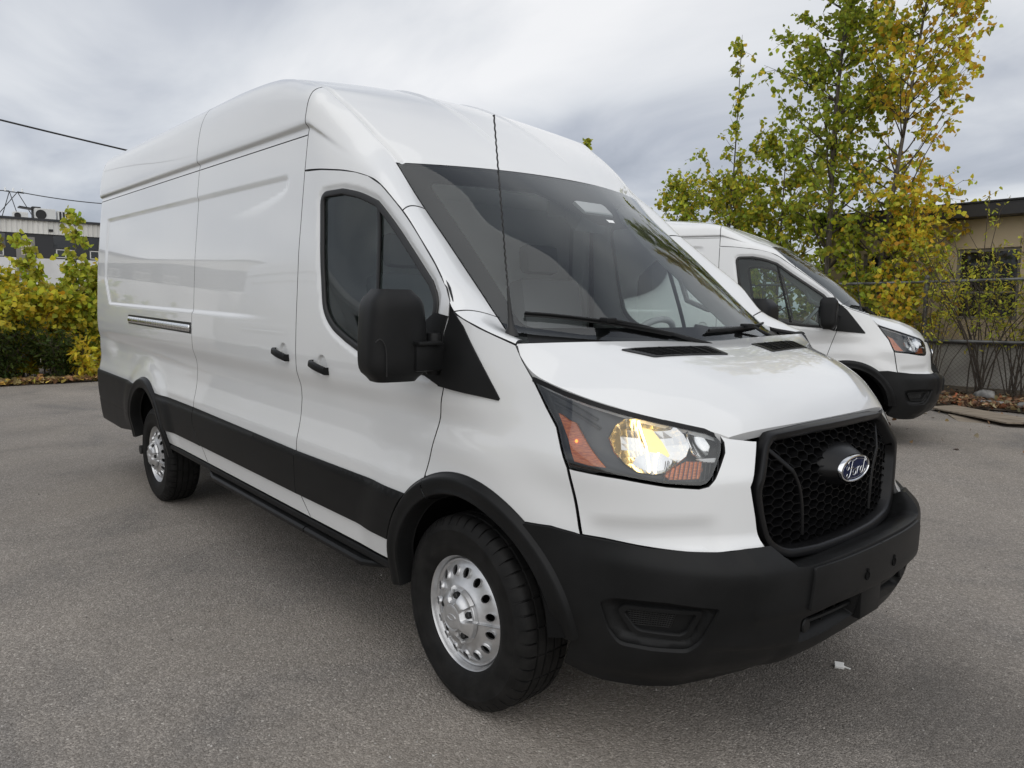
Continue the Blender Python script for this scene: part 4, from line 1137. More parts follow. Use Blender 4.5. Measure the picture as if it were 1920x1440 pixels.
# ------------------------------------------------------------------ ground
rng = np.random.default_rng(7)
random.seed(7)
def ground_h(x, y):
    a = math.radians(21.6); dx, dy = x + 3.2, y - 5.2
    p = dx * math.cos(a) + dy * math.sin(a); q = -dx * math.sin(a) + dy * math.cos(a)
    return .07 * np.exp(-(p / 4.2) ** 4 - (q / 2.0) ** 4)
def ramp(nodes, stops):
    r = nodes.new('ShaderNodeValToRGB'); e = r.color_ramp.elements
    e[0].position, e[0].color = stops[0][0], (*stops[0][1], 1); e[1].position, e[1].color = stops[-1][0], (*stops[-1][1], 1)
    for p, c in stops[1:-1]: k = e.new(p); k.color = (*c, 1)
    return r
def mixc(n, l, fac, a, b, mode='MIX'):
    m = n.new('ShaderNodeMixRGB'); m.blend_type = mode
    for i, v in enumerate((fac, a, b)):
        if isinstance(v, (int, float)): m.inputs[i].default_value = v
        elif isinstance(v, tuple): m.inputs[i].default_value = (*v, 1)
        else: l.new(v, m.inputs[i])
    return m.outputs[0]
def asphalt():
    m, n, l = new_mat('asphalt'); b = n['Principled BSDF']
    tc = n.new('ShaderNodeTexCoord'); P = tc.outputs['Object']
    def vor(scale, feat='F1'):
        v = n.new('ShaderNodeTexVoronoi'); v.inputs['Scale'].default_value = scale; v.feature = feat; l.new(P, v.inputs['Vector']); return v
    def noi(scale, det=4, rough=.5, vec=P, dist=0.0):
        t = n.new('ShaderNodeTexNoise'); t.inputs['Scale'].default_value = scale; t.inputs['Detail'].default_value = det; t.inputs['Roughness'].default_value = rough; t.inputs['Distortion'].default_value = dist
        l.new(vec, t.inputs['Vector']); return t.outputs['Fac']
    v1 = vor(135); v3 = vor(52)
    base = ramp(n, [(.28, (.13, .122, .114)), (.42, (.205, .193, .181)), (.55, (.28, .265, .249)), (.72, (.40, .38, .36))]); l.new(noi(210, 3, .65), base.inputs[0])
    sep = n.new('ShaderNodeSeparateColor'); l.new(v1.outputs['Color'], sep.inputs[0])
    stone = ramp(n, [(0, (.62, .60, .58)), (.45, (.95, .94, .93)), (.8, (1.22, 1.21, 1.20)), (1, (1.75, 1.73, 1.70))]); l.new(sep.outputs[0], stone.inputs[0])
    c = mixc(n, l, .8, base.outputs[0], stone.outputs[0], 'MULTIPLY')
    # odd pale stones
    sp = n.new('ShaderNodeSeparateColor'); l.new(v3.outputs['Color'], sp.inputs[0]); ps = ramp(n, [(.955, (0, 0, 0)), (.965, (1, 1, 1))]); l.new(sp.outputs[1], ps.inputs[0])
    pd = ramp(n, [(.18, (1, 1, 1)), (.30, (0, 0, 0))]); l.new(v3.outputs['Distance'], pd.inputs[0])
    pm = n.new('ShaderNodeMath'); pm.operation = 'MULTIPLY'; l.new(ps.outputs[0], pm.inputs[0]); l.new(pd.outputs[0], pm.inputs[1])
    c = mixc(n, l, pm.outputs[0], c, (.55, .53, .50))
    # dusty drifts and darker worn bands
    dr = ramp(n, [(.42, (0, 0, 0)), (.70, (1, 1, 1))]); l.new(noi(.55, 5, .6, dist=.6), dr.inputs[0])
    f = n.new('ShaderNodeMath'); f.operation = 'MULTIPLY'; f.inputs[1].default_value = .30; l.new(dr.outputs[0], f.inputs[0])
    c = mixc(n, l, f.outputs[0], c, (.31, .278, .235))
    wr = ramp(n, [(.30, (.74, .735, .73)), (.47, (1.0, .97, .93)), (.72, (1.20, 1.155, 1.10))]); l.new(noi(.8, 8, .66, dist=.5), wr.inputs[0])
    c = mixc(n, l, 1.0, c, wr.outputs[0], 'MULTIPLY')
    # thin old cracks
    ck = vor(.33, 'DISTANCE_TO_EDGE'); nv = n.new('ShaderNodeVectorMath'); nv.operation = 'MULTIPLY_ADD'; nt = n.new('ShaderNodeTexNoise'); nt.inputs['Scale'].default_value = 2.2; nt.inputs['Detail'].default_value = 6; l.new(P, nt.inputs['Vector'])
    nv.inputs[1].default_value = (.55, .55, 0); l.new(nt.outputs['Color'], nv.inputs[0]); l.new(P, nv.inputs[2]); l.new(nv.outputs[0], ck.inputs['Vector'])
    cm = ramp(n, [(.0008, (1, 1, 1)), (.0030, (0, 0, 0))]); l.new(ck.outputs['Distance'], cm.inputs[0])
    gap_ = ramp(n, [(.50, (0, 0, 0)), (.62, (1, 1, 1))]); l.new(noi(.45, 2), gap_.inputs[0])
    cg = n.new('ShaderNodeMath'); cg.operation = 'MULTIPLY'; l.new(cm.outputs[0], cg.inputs[0]); l.new(gap_.outputs[0], cg.inputs[1])
    cf = n.new('ShaderNodeMath'); cf.operation = 'MULTIPLY'; cf.inputs[1].default_value = .12; l.new(cg.outputs[0], cf.inputs[0])
    c = mixc(n, l, cf.outputs[0], c, (.06, .056, .052))
    # old oil drips in front of the parking bay
    mp = n.new('ShaderNodeMapping'); mp.inputs['Location'].default_value = (-1.25, -.35, 0); l.new(P, mp.inputs[0])
    ln = n.new('ShaderNodeVectorMath'); ln.operation = 'LENGTH'; l.new(mp.outputs[0], ln.inputs[0])
    ns = n.new('ShaderNodeMath'); ns.operation = 'MULTIPLY_ADD'; ns.inputs[1].default_value = 1.3; l.new(noi(2.6, 5, .6), ns.inputs[0]); l.new(ln.outputs['Value'], ns.inputs[2])
    st = ramp(n, [(.55, (1, 1, 1)), (1.0, (0, 0, 0))]); hv = n.new('ShaderNodeMath'); hv.operation = 'MULTIPLY'; hv.inputs[1].default_value = .62; l.new(ns.outputs[0], hv.inputs[0]); l.new(hv.outputs[0], st.inputs[0])
    f2 = n.new('ShaderNodeMath'); f2.operation = 'MULTIPLY'; f2.inputs[1].default_value = .45; l.new(st.outputs[0], f2.inputs[0])
    c = mixc(n, l, f2.outputs[0], c, (.05, .046, .042))
    l.new(c, b.inputs['Base Color']); b.inputs['Roughness'].default_value = .88; b.inputs['Specular IOR Level'].default_value = .3
    bp_ = n.new('ShaderNodeBump'); bp_.inputs['Strength'].default_value = .75; bp_.inputs['Distance'].default_value = .006
    hm = n.new('ShaderNodeMath'); hm.operation = 'ADD'; l.new(v1.outputs['Distance'], hm.inputs[0]); l.new(noi(80, 3), hm.inputs[1])
    hi = n.new('ShaderNodeMath'); hi.operation = 'MULTIPLY'; hi.inputs[1].default_value = -1; l.new(hm.outputs[0], hi.inputs[0])
    l.new(hi.outputs[0], bp_.inputs['Height']); l.new(bp_.outputs[0], b.inputs['Normal'])
    return m
ASPHALT = asphalt()
def grid_sheet(name, xs, ys, hfun, mat, z=0.0):
    X, Y = np.meshgrid(xs, ys, indexing='ij'); Z = hfun(X, Y) + z
    V = np.stack([X, Y, Z], -1).reshape(-1, 3); m = len(ys)
    F = [(i * m + j, (i + 1) * m + j, (i + 1) * m + j + 1, i * m + j + 1) for i in range(len(xs) - 1) for j in range(m - 1)]
    me = mesh_from(name, V, F)
    for p in me.polygons: p.use_smooth = True
    return tag(link(name, me, mat), kind='structure')
gx = np.concatenate([[-400, -150, -60, -30], np.arange(-16, 10.1, .5), [20, 60, 150, 400]])
gy = np.concatenate([[-400, -150, -60, -25], np.arange(-8, 16.1, .5), [25, 60, 150, 400]])
grid_sheet('asphalt_lot', gx, gy, ground_h, ASPHALT)
SOIL = pbsdf('soil', (.09, .07, .05), .95)
vary(SOIL, (.055, .042, .03), (.15, .12, .09), 3.0, 8); add_bump(SOIL, 18, .8, .03, 6)
def rough_h(x, y): return .035 * np.sin(x * 2.3 + 1.1 * np.sin(y * 1.7)) * np.sin(y * 2.9) * .5
grid_sheet('soil_strip', np.arange(-12, 8.1, .4), np.array([9.75, 9.9, 10.2, 10.6, 11.0, 11.5, 12.0, 12.6, 13.2]), lambda x, y: rough_h(x, y) + .055 * np.clip((y - 9.75 - .25 * np.sin(x * 1.3)) / .6, -.3, 1), SOIL)
grid_sheet('soil_bank', np.array([-19, -17, -16, -15, -14.4, -14.0, -13.75]), np.arange(-9, 9.1, .4), lambda x, y: rough_h(x, y) + .06 * np.clip((-13.75 - x + .15 * np.sin(y * 1.7)) / .4, -.3, 1), SOIL)

# ------------------------------------------------------------------ foliage
def leaf_material(name, translucent=.35, rough=.55):
    m, n, l = new_mat(name); b = n['Principled BSDF']
    at = n.new('ShaderNodeAttribute'); at.attribute_name = 'leaf'
    l.new(at.outputs['Color'], b.inputs['Base Color']); b.inputs['Roughness'].default_value = rough; b.inputs['Specular IOR Level'].default_value = .3
    tr = n.new('ShaderNodeBsdfTranslucent'); l.new(at.outputs['Color'], tr.inputs['Color'])
    mx = n.new('ShaderNodeMixShader'); mx.inputs[0].default_value = translucent
    out = n['Material Output']; l.new(b.outputs[0], mx.inputs[1]); l.new(tr.outputs[0], mx.inputs[2]); l.new(mx.outputs[0], out.inputs['Surface'])
    return m
LEAF = leaf_material('leaf', .5)
LITTER = leaf_material('fallen_leaf', .05, .8)
BARK = pbsdf('bark', (.11, .09, .075), .9); vary(BARK, (.06, .05, .042), (.17, .145, .12), 22, stretch=(1, 1, .2)); add_bump(BARK, 40, .6, .01)
TWIG = pbsdf('twig', (.07, .055, .042), .9)
DELTOID = np.array([(0, 0, 0), (.40, .16, 0), (.47, .36, 0), (.30, .66, 0), (0, 1.0, 0), (-.30, .66, 0), (-.47, .36, 0), (-.40, .16, 0)])
LANCE = np.array([(0, 0, 0), (.14, .2, 0), (.19, .45, 0), (.12, .75, 0), (0, 1, 0), (-.12, .75, 0), (-.19, .45, 0), (-.14, .2, 0)])
def leaves(name, P, D, S, C, mat, parent, shape=DELTOID, fold=.25, jitter=.7):
    """P leaf bases, D hanging directions, S sizes, C colours: each leaf two folded halves"""
    N = len(P); D = D + rng.normal(0, jitter, (N, 3)); D /= np.linalg.norm(D, axis=1)[:, None]
    R_ = rng.normal(0, 1, (N, 3)); X = np.cross(D, R_); X /= np.linalg.norm(X, axis=1)[:, None]; Zn = np.cross(X, D)
    k = len(shape); bend = fold * np.abs(shape[:, 0])
    V = P[:, None, :] + S[:, None, None] * (shape[None, :, 0, None] * X[:, None] + shape[None, :, 1, None] * D[:, None] + bend[None, :, None] * Zn[:, None])
    base = (np.arange(N) * k)[:, None]
    h1 = base + np.array([0, 1, 2, 3, 4]); h2 = base + np.array([0, 4, 5, 6, 7])
    F = np.concatenate([h1, h2], 1).reshape(-1)
    me = bpy.data.meshes.new(name); me.vertices.add(N * k); me.vertices.foreach_set('co', V.reshape(-1).astype(np.float32))
    me.loops.add(N * 10); me.loops.foreach_set('vertex_index', F.astype(np.int32))
    me.polygons.add(N * 2); me.polygons.foreach_set('loop_start', np.arange(0, N * 10, 5, dtype=np.int32)); me.polygons.foreach_set('loop_total', np.full(N * 2, 5, np.int32))
    me.update(calc_edges=True)
    a = me.color_attributes.new('leaf', 'FLOAT_COLOR', 'POINT'); cc = np.concatenate([np.repeat(C, k, 0), np.ones((N * k, 1))], 1); a.data.foreach_set('color', cc.reshape(-1).astype(np.float32))
    me.validate()
    return link(name, me, mat, parent)
def palette(n, cols, wts, var=.22):
    i = rng.choice(len(cols), n, p=np.array(wts) / sum(wts)); c = np.array(cols)[i]
    return np.clip(c * np.exp(rng.normal(0, var, (n, 1))) * np.exp(rng.normal(0, .07, (n, 3))), 0.003, .8)
G1, G2, G3 = (.37, .42, .048), (.26, .32, .038), (.50, .51, .06)
Y1, Y2, O1 = (.76, .62, .06), (.78, .54, .045), (.76, .44, .055)
def tree(label, path, r0, branches, leaf_size, colour, group, per=.80, name='poplar_tree', up=.75, spread=.16):
    """path: trunk points bottom to top; branches: list of (fraction along trunk, length, azimuth or None, leaves)"""
    path = [np.array(p, float) for p in path]
    root = empty(name, tuple(path[0])); tag(root, label, 'tree', group)
    o0 = path[0]; rel = [p - o0 for p in path]; sm = smooth_line(rel, 8); k = len(sm)
    mb = MB(); mb.tube([tuple(p) for p in sm], [r0 * (1 - .9 * i / (k - 1)) for i in range(k)], 8); 
    mb.build('trunk', BARK, root, smooth=True)
    bm_ = MB(); P, D, Cc = [], [], []
    H = sm[-1][2]
    for fr, L, az, nl in branches:
        i = min(int(fr * (k - 1)), k - 2); p0 = sm[i]; az = rng.uniform(0, 2 * math.pi) if az is None else math.radians(az)
        d = np.array([math.cos(az), math.sin(az), up + rng.normal(0, .15)]); d /= np.linalg.norm(d)
        pts = [p0]; n = 7; p = p0.copy()
        for s in range(n):
            d = d + rng.normal(0, .10, 3) + np.array([0, 0, .05]); d /= np.linalg.norm(d); p = p + d * L / n; pts.append(p.copy())
        rb = max(.004, r0 * .35 * (1 - fr) + .004)
        bm_.tube([tuple(q) for q in pts], [rb * (1 - .85 * s / n) for s in range(n + 1)], 5, cap=False)
        nl = int(nl * per); ntw = max(2, int(nl / 9))
        for _ in range(ntw):
            t = rng.uniform(.12, 1.0) ** .8; s = min(int(t * n), n - 1); q = pts[s] + (pts[s + 1] - pts[s]) * (t * n - s)
            td = d * .5 + rng.normal(0, .8, 3); td /= np.linalg.norm(td); tl = spread * (1 + rng.uniform(0, 1.3)) * (.5 + .6 * min(L, 1.2))
            e = q + td * tl; bm_.tube([tuple(q), tuple((q + e) / 2 + rng.normal(0, .01, 3)), tuple(e)], [.0045, .0035, .002], 4, cap=False)
            for _ in range(9):
                tt = rng.uniform(.1, 1.1); P.append(q + td * tl * tt + rng.normal(0, .03, 3)); D.append((rng.normal(0, .35), rng.normal(0, .35), -.75))
    tag(bm_.build('limbs', TWIG, root, smooth=False, fix=False), kind='stuff')
    P = np.array(P); D = np.array(D); C = colour(P, H)
    # darker, greener inside is left to the light; sizes vary
    leaves('crown', P, D, leaf_size * rng.uniform(.65, 1.25, len(P)), C, LEAF, root)
    return root
def col_green(P, H):
    return palette(len(P), [G1, G2, G3, Y1], [5, 4, 2.2, .25])
def col_mixed(P, H):
    n = len(P); t = np.clip(P[:, 2] / H, 0, 1); base = palette(n, [G1, G2, G3], [4, 3, 3]); yl = palette(n, [Y1, Y2, O1, G3], [3, 3, 2.2, 2])
    m = rng.uniform(0, 1, n) < np.clip(.18 + .55 * (P[:, 0] > -.15) * (t > .32) + .25 * (P[:, 0] > .2), 0, .85); return np.where(m[:, None], yl, base)
def col_low(P, H): return palette(len(P), [G1, G2, G3, Y1, Y2], [4, 3, 3.5, 1.2, .6])
def brs(lo, hi, n, L0, L1, nl, azs=None):
    return [(lo + (hi - lo) * (i + rng.uniform(0, 1)) / n, (L0 + (L1 - L0) * (i / max(n - 1, 1))) * rng.uniform(.75, 1.2), None if azs is None else rng.uniform(*azs), nl) for i in range(n)]
FG = 'poplars along the fence'
TY = 11.95
tree('tall green poplar with a straight trunk, tallest of the trees behind the parked van', [(-5.02, TY, 0), (-5.0, TY, 2.6), (-5.02, TY + .05, 5.2), (-4.85, TY, 7.4), (-4.75, TY, 9.4)], .075,
     brs(.10, .50, 30, 1.5, 1.6, 125) + brs(.46, .98, 56, 1.55, .7, 160), .092, col_green, FG)
tree('yellow-orange poplar with two slim leaning stems, right of the tall green one', [(-4.15, TY + .1, 0), (-4.0, TY + .1, 2.4), (-3.72, TY + .1, 4.9), (-3.45, TY + .1, 7.2), (-3.2, TY + .1, 9.0)], .06,
     brs(.12, .55, 40, 1.6, 1.7, 120) + brs(.5, .97, 48, 1.5, .7, 125), .092, col_mixed, FG)
tree('slender young poplar with a thin bare spire, left of the tall green one', [(-7.35, TY, 0), (-7.3, TY, 2.5), (-7.2, TY, 4.6), (-7.12, TY, 7.3)], .04,
     brs(.22, .60, 34, 1.8, .95, 130) + brs(.6, .98, 22, .55, .2, 34), .088, col_low, FG, up=.8)
tree('low bushy poplar with green leaves, farthest left above the parked van', [(-8.95, TY + .2, 0), (-8.9, TY + .2, 1.8), (-8.8, TY + .2, 4.3)], .045,
     brs(.30, .98, 46, 1.8, .65, 140), .088, col_low, FG, up=.6)
tree('bushy green poplar filling the gap between the tall poplar and the slender one', [(-6.2, TY + .25, 0), (-6.2, TY + .25, 2.0), (-6.1, TY + .2, 4.9)], .05,
     brs(.25, .98, 52, 1.9, .7, 140), .088, col_low, FG, up=.6)
tree('short yellowing poplar at the foot of the leaning stems, beside the fence post', [(-3.55, TY - .3, 0), (-3.5, TY - .3, 1.5), (-3.3, TY - .3, 3.4)], .035,
     brs(.2, .98, 44, 1.35, .6, 110), .082, col_mixed, FG, up=.6)
def shrub(label, base, stems, H, nleaf, lsize, cols, wts, group, spread=.55, shape=LANCE, name='shrub', cat='shrub', full=False, top_bias=1.0):
    root = empty(name, base); tag(root, label, cat, group)
    mb = MB(); P, D = [], []
    for s in range(stems):
        a = rng.uniform(0, 2 * math.pi); lean = rng.uniform(.1, 1) * spread; h = H * rng.uniform(.7, 1.05); p = np.array([rng.normal(0, .12 * spread), rng.normal(0, .12 * spread), 0.0]); pts = [p.copy()]
        n = 7; d = np.array([math.cos(a) * lean * .35, math.sin(a) * lean * .35, 1.0])
        for i in range(n):
            d = d + np.array([math.cos(a) * lean * .16, math.sin(a) * lean * .16, 0]) + rng.normal(0, .07, 3); d /= np.linalg.norm(d); p = p + d * h / n; pts.append(p.copy())
        mb.tube([tuple(q) for q in pts], [.009 * H / 3 * (1 - .85 * i / n) + .0025 for i in range(n + 1)], 5, cap=False)
        for _ in range(nleaf // stems // 6 + 1):
            t = (rng.uniform(.08 if full else .35, 1.0)) ** top_bias; i = min(int(t * n), n - 1); q = pts[i] + (pts[i + 1] - pts[i]) * (t * n - i)
            td = rng.normal(0, 1, 3) + np.array([0, 0, .35]); td /= np.linalg.norm(td); tl = rng.uniform(.08, .38) * (.4 + H / 5)
            e = q + td * tl; mb.tube([tuple(q), tuple(e)], [.004, .002], 3, cap=False)
            for _ in range(6): P.append(q + td * tl * rng.uniform(.3, 1.15) + rng.normal(0, .035, 3)); D.append(td + np.array([0, 0, -.6]))
    mb.build('stems', TWIG, root, fix=False)
    P = np.array(P); P[:, 2] = np.maximum(P[:, 2], .03)
    leaves('foliage', P, np.array(D), lsize * rng.uniform(.6, 1.3, len(P)), palette(len(P), cols, wts), LEAF, root, shape=shape)
    return root
YG = (.46, .45, .06)
SG = 'thin shrubs in the fence'
for lab, x, y, H, st, nl, cols, wts in (
    ('sparse upright shrub with pale yellow-green leaves, first right of the fence post', -2.05, 11.35, 3.4, 11, 520, [YG, G3, G1, Y1], [4, 3, 2, 1.2]),
    ('leafy green shrub in front of the tan wall window', -1.55, 11.55, 2.75, 10, 900, [G3, G1, YG, Y1], [4, 3, 3, 1]),
    ('shrub with drooping yellow leaves at the right end of the fence', -.55, 11.3, 3.1, 10, 1000, [Y1, YG, G3, O1], [4, 3, 2, .6]),
    ('thin bare-stemmed shrub with few leaves beside the parked van bumper', -2.65, 11.0, 2.2, 9, 180, [YG, G1, Y1], [3, 2, 2]),
    ('tangled low shrub below the fence rail, right of the plywood', -.6, 10.9, 1.9, 12, 240, [YG, G1, O1], [3, 2, 1])):
    shrub(lab, (x, y, .05), st + 6, H, int(nl * 1.9), .068, cols, wts, SG, spread=.55, top_bias=.8)
HG = 'hedge bushes beyond the lot'
hb = [  # y, x, H, label, colours
    (-3.2, -14.9, 2.1, 'green hedge bush, farthest left beyond the lot', [G1, G2, YG, Y1], [4, 3, 2, 1]),
    (-2.2, -15.0, 2.2, 'yellow-green hedge bush, second from the left beyond the lot', [YG, G1, Y1], [4, 3, 2]),
    (-1.2, -14.9, 2.05, 'bright yellow vine-covered bush at the left edge of the lot', [Y1, YG, G3, G1], [6, 4, 2, .6]),
    (-.35, -15.0, 2.15, 'yellow hedge bush with large leaves, in front of the long white building', [Y1, YG, Y2, G1], [5, 4, 2, .8]),
    (.45, -15.1, 2.25, 'mixed green and golden hedge bush close to the back of the near van', [YG, Y1, G1, Y2], [3, 3, 3, 1.5]),
    (1.3, -15.1, 2.35, 'green hedge bush just behind the back of the near van', [G1, G3, YG, Y1], [4, 3, 2, 1.5])]
for y, x, H, lab, cols, wts in hb:
    shrub(lab, (x, y, .05), 24, H - .05, 9000, .10, cols, wts, HG, spread=.75, shape=DELTOID, name='hedge_bush', cat='bush', full=True, top_bias=.75)
DG = [(.045, .07, .014), (.06, .09, .018), (.09, .12, .02)]
for y, x, lab in ((-1.9, -14.35, 'dark green low weeds under the yellow vine bush'), (-.8, -14.35, 'dark green low weeds at the foot of the large-leaved yellow bush'), (.2, -14.3, 'low dark weeds beside the yellow seedling leaves'), (-2.9, -14.4, 'low dark weeds at the far left foot of the hedge')):
    shrub(lab, (x, y, .03), 16, 1.15, 2200, .085, DG, [3, 3, 2], 'low weeds along the hedge', spread=.9, name='weed_clump', cat='weeds', full=True)
for y, x, lab in ((.62, -14.0, 'small golden seedling with drooping leaflets by the lot edge'), (1.0, -14.05, 'golden seedling nearest to the back of the near van')):
    shrub(lab, (x, y, .03), 9, .85, 420, .12, [Y1, Y2, YG], [4, 3, 2], 'golden seedlings along the hedge', spread=.9, name='seedling', cat='plant', full=True)
tree('young poplar with big green leaves rising above the hedge', [(-14.7, .60, 0), (-14.7, .63, 1.6), (-14.65, .66, 3.3)], .022, brs(.40, .99, 22, .45, .20, 30), .105, lambda P, H: palette(len(P), [G1, G3, G2], [3, 4, 2]), 'saplings above the hedge', up=.9, name='sapling', spread=.09)
tree('leafy sapling leaning left above the hedge', [(-14.7, .02, 0), (-14.75, -.06, 1.5), (-14.75, -.22, 2.7)], .018, brs(.5, .99, 16, .38, .2, 30), .105, lambda P, H: palette(len(P), [G1, G3, YG], [3, 4, 1]), 'saplings above the hedge', up=.9, name='sapling', spread=.09)
tree('thin sapling with feathery pale leaves at the left edge of the picture', [(-14.7, -.95, 0), (-14.7, -.93, 1.5), (-14.7, -.88, 2.85)], .016, brs(.45, .99, 18, .45, .3, 26), .085, lambda P, H: palette(len(P), [YG, G3, (.25, .2, .06)], [3, 2, 2]), 'saplings above the hedge', up=.7, name='sapling', spread=.09)

tree('sapling with a leafy tip just showing above the roof of the near van', [(-8.3, 8.35, 0), (-8.28, 8.34, 2.4), (-8.21, 8.28, 4.72)], .03, brs(.55, .99, 16, .35, .16, 16), .10, lambda P, H: palette(len(P), [G1, G3, G2], [3, 3, 2]), 'saplings behind the vans', up=.9, name='sapling', spread=.08)
# fallen leaves: nobody could count them
def litter(name, n, xf, yf, cols, wts, size, z0=.02):
    P = np.stack([xf(n), yf(n), np.zeros(n)], -1); P[:, 2] = z0 + rng.uniform(0, .045, n) + ground_h(P[:, 0], P[:, 1])
    D = np.stack([rng.normal(0, 1, n), rng.normal(0, 1, n), rng.normal(0, .12, n)], -1)
    N = len(P); Dn = D / np.linalg.norm(D, axis=1)[:, None]
    o = leaves(name, P, Dn, size * rng.uniform(.5, 1.3, n), palette(n, cols, wts, .3), LITTER, None, fold=.35, jitter=.12)
    return tag(o, kind='stuff')
BR = [(.17, .095, .05), (.11, .065, .04), (.24, .15, .08), (.30, .11, .05), (.30, .24, .14)]
l1 = litter('fallen_leaves', 5200, lambda n: rng.uniform(-4.5, 3.0, n), lambda n: 9.7 + np.abs(rng.normal(0, .8, n)), BR, [4, 4, 3, 2, 2], .075, .06)
tag(l1, 'brown and reddish fallen leaves along the foot of the fence', 'fallen leaves')
l2 = litter('fallen_leaves', 2600, lambda n: -13.72 - np.abs(rng.normal(0, .28, n)), lambda n: rng.uniform(-5, 3.5, n), [(.36, .27, .12), (.26, .15, .07), (.5, .38, .08)], [3, 3, 1.5], .10, .05)
tag(l2, 'dry tan fallen leaves along the foot of the hedge', 'fallen leaves')
l3 = litter('scattered_leaves', 170, lambda n: rng.uniform(-3.5, 4, n), lambda n: rng.uniform(5.5, 9.8, n), BR, [3, 3, 3, 1, 3], .05, .004)
tag(l3, 'few scattered leaves on the asphalt before the plywood', 'fallen leaves')

# ------------------------------------------------------------------ fence
GALV = pbsdf('galvanised_pipe', (.16, .165, .165), .55, metal=.6); vary(GALV, (.10, .10, .10), (.22, .225, .225), 9, rough=(.45, .7))
FY = 11.12
fence = empty('chain_link_fence', (-2.86, FY, 0)); tag(fence, 'rusty grey chain-link fence with two rails, behind the parked van', 'fence')
fx0, fx1 = -9.0, 4.6
for z, r in ((1.95, .024), (.965, .026)):
    mb = MB(); mb.tube([(x + 2.86, .012 * math.sin(x * 1.1) - .0, z + .012 * math.sin(x * .9 + z)) for x in np.linspace(fx0, fx1, 30)], r, 8); mb.build('rail', GALV, fence, smooth=True)
for i, x in enumerate((-8.9, -5.9, -2.86, .25, 3.3)):
    mb = MB(); mb.tube([(x + 2.86, .03, -.1), (x + 2.86, .03, 2.02)], .036, 12); mb.lathe([(.036, 2.0), (.042, 2.02), (.03, 2.05), (.0, 2.065)], 12, 'z', c=(x + 2.86, .03, 0)); mb.build('post', GALV, fence, smooth=True)
WIRE = pbsdf('fence_wire', (.10, .095, .09), .6, metal=.4)
mb = MB(); pitch = .072; h0, h1 = .05, 1.94
for k in range(int((5.6 + 2.4) / pitch)):
    x0 = -4.2 + k * pitch
    for s in (-1, 1):
        xa = x0 - s * .95; xb = x0 + s * .95
        mb.tube([(xa + 2.86, -.004 * s, h0), ((xa + xb) / 2 + 2.86 + .01 * math.sin(k), -.004 * s + .01 * math.sin(k * .2), (h0 + h1) / 2), (xb + 2.86, -.004 * s, h1)], .0019, 3, cap=False)
o = mb.build('chain_link_mesh', WIRE, fence, fix=False); tag(o, kind='stuff')

# ------------------------------------------------------------------ tan building behind the fence
STUCCO = pbsdf('tan_stucco', (.42, .33, .215), .92); vary(STUCCO, (.46, .37, .25), (.55, .45, .31), 1.3, 8); add_bump(STUCCO, 120, .35, .004)
CONC = pbsdf('painted_concrete', (.40, .385, .36), .85); vary(CONC, (.30, .285, .265), (.47, .455, .43), 1.8, 8); add_bump(CONC, 60, .3, .004)
FASCIA = pbsdf('dark_roof_metal', (.022, .020, .020), .5)
DARKGLASS = pbsdf('dark_window_glass', (.012, .014, .016), .08, coat=.5)
WHITEFRAME = pbsdf('white_window_frame', (.62, .61, .58), .5)
GREYFRAME = pbsdf('weathered_window_frame', (.20, .185, .16), .7)
tb = empty('tan_building', (0, 12.95, 0)); tag(tb, 'tan stucco building with a dark flat roof edge behind the fence', 'building')
BX0, BX1, BTOP = -5.5, 14.0, 3.14
wins = [(-3.02, -1.98, 1.30, 2.60), (-4.75, -4.1, 1.30, 2.60), (1.4, 2.5, 1.33, 2.63), (5.0, 6.1, 1.33, 2.63)]
def TW(u, v): return np.stack([u, 0 * u, v], -1)
patch('wall', TW, [(BX0, .84), (BX1, .84), (BX1, BTOP), (BX0, BTOP)], 1.0, .8, STUCCO, tb, holes=[[(a, c), (b, c), (b, d), (a, d)] for a, b, c, d in wins], flange=.14, step=.5)
mb = MB(); mb.box(((BX0 + BX1) / 2, .02 - .06, .42), (BX1 - BX0 + .1, .12, .84)); mb.build('foundation', CONC, tb)
mb = MB(); mb.box(((BX0 + BX1) / 2, 4.0, 1.6), (BX1 - BX0 - .02, 7.8, 3.1)); mb.build('core', STUCCO, tb)
mb = MB(); mb.box(((BX0 + BX1) / 2, -.10, .865), (BX1 - BX0 + .14, .10, .05)); mb.build('sill_band', FASCIA, tb)
mb = MB(); mb.box(((BX0 + BX1) / 2, 3.8, 3.255), (BX1 - BX0 + .5, 8.4, .24)); mb.build('roof_fascia', FASCIA, tb, bevel=.01)
mb = MB(); mb.box(((BX0 + BX1) / 2, 3.8, 3.39), (BX1 - BX0 + .56, 8.46, .03)); mb.build('roof_flashing', DARKMETAL, tb)
for a, b, c, d in wins:
    f = empty('window'); f.parent = tb
    mb = MB()
    mb.box(((a + b) / 2, .08, d - .03), (b - a, .06, .06)); mb.box(((a + b) / 2, .08, c + .03), (b - a, .06, .06)); mb.box((a + .03, .08, (c + d) / 2), (.06, .06, d - c - .12)); mb.box((b - .03, .08, (c + d) / 2), (.06, .06, d - c - .12))
    mb.build('window_frame', GREYFRAME, f)
    mb = MB(); mb.box(((a + b) / 2, .10, (c + d) / 2), (b - a - .1, .01, d - c - .1)); mb.build('pane', DARKGLASS, f)
    mb = MB(); mb.box(((a + b) / 2, .085, (c + d) / 2 - .15), (b - a - .1, .03, .04)); mb.build('window_bar', GREYFRAME, f)

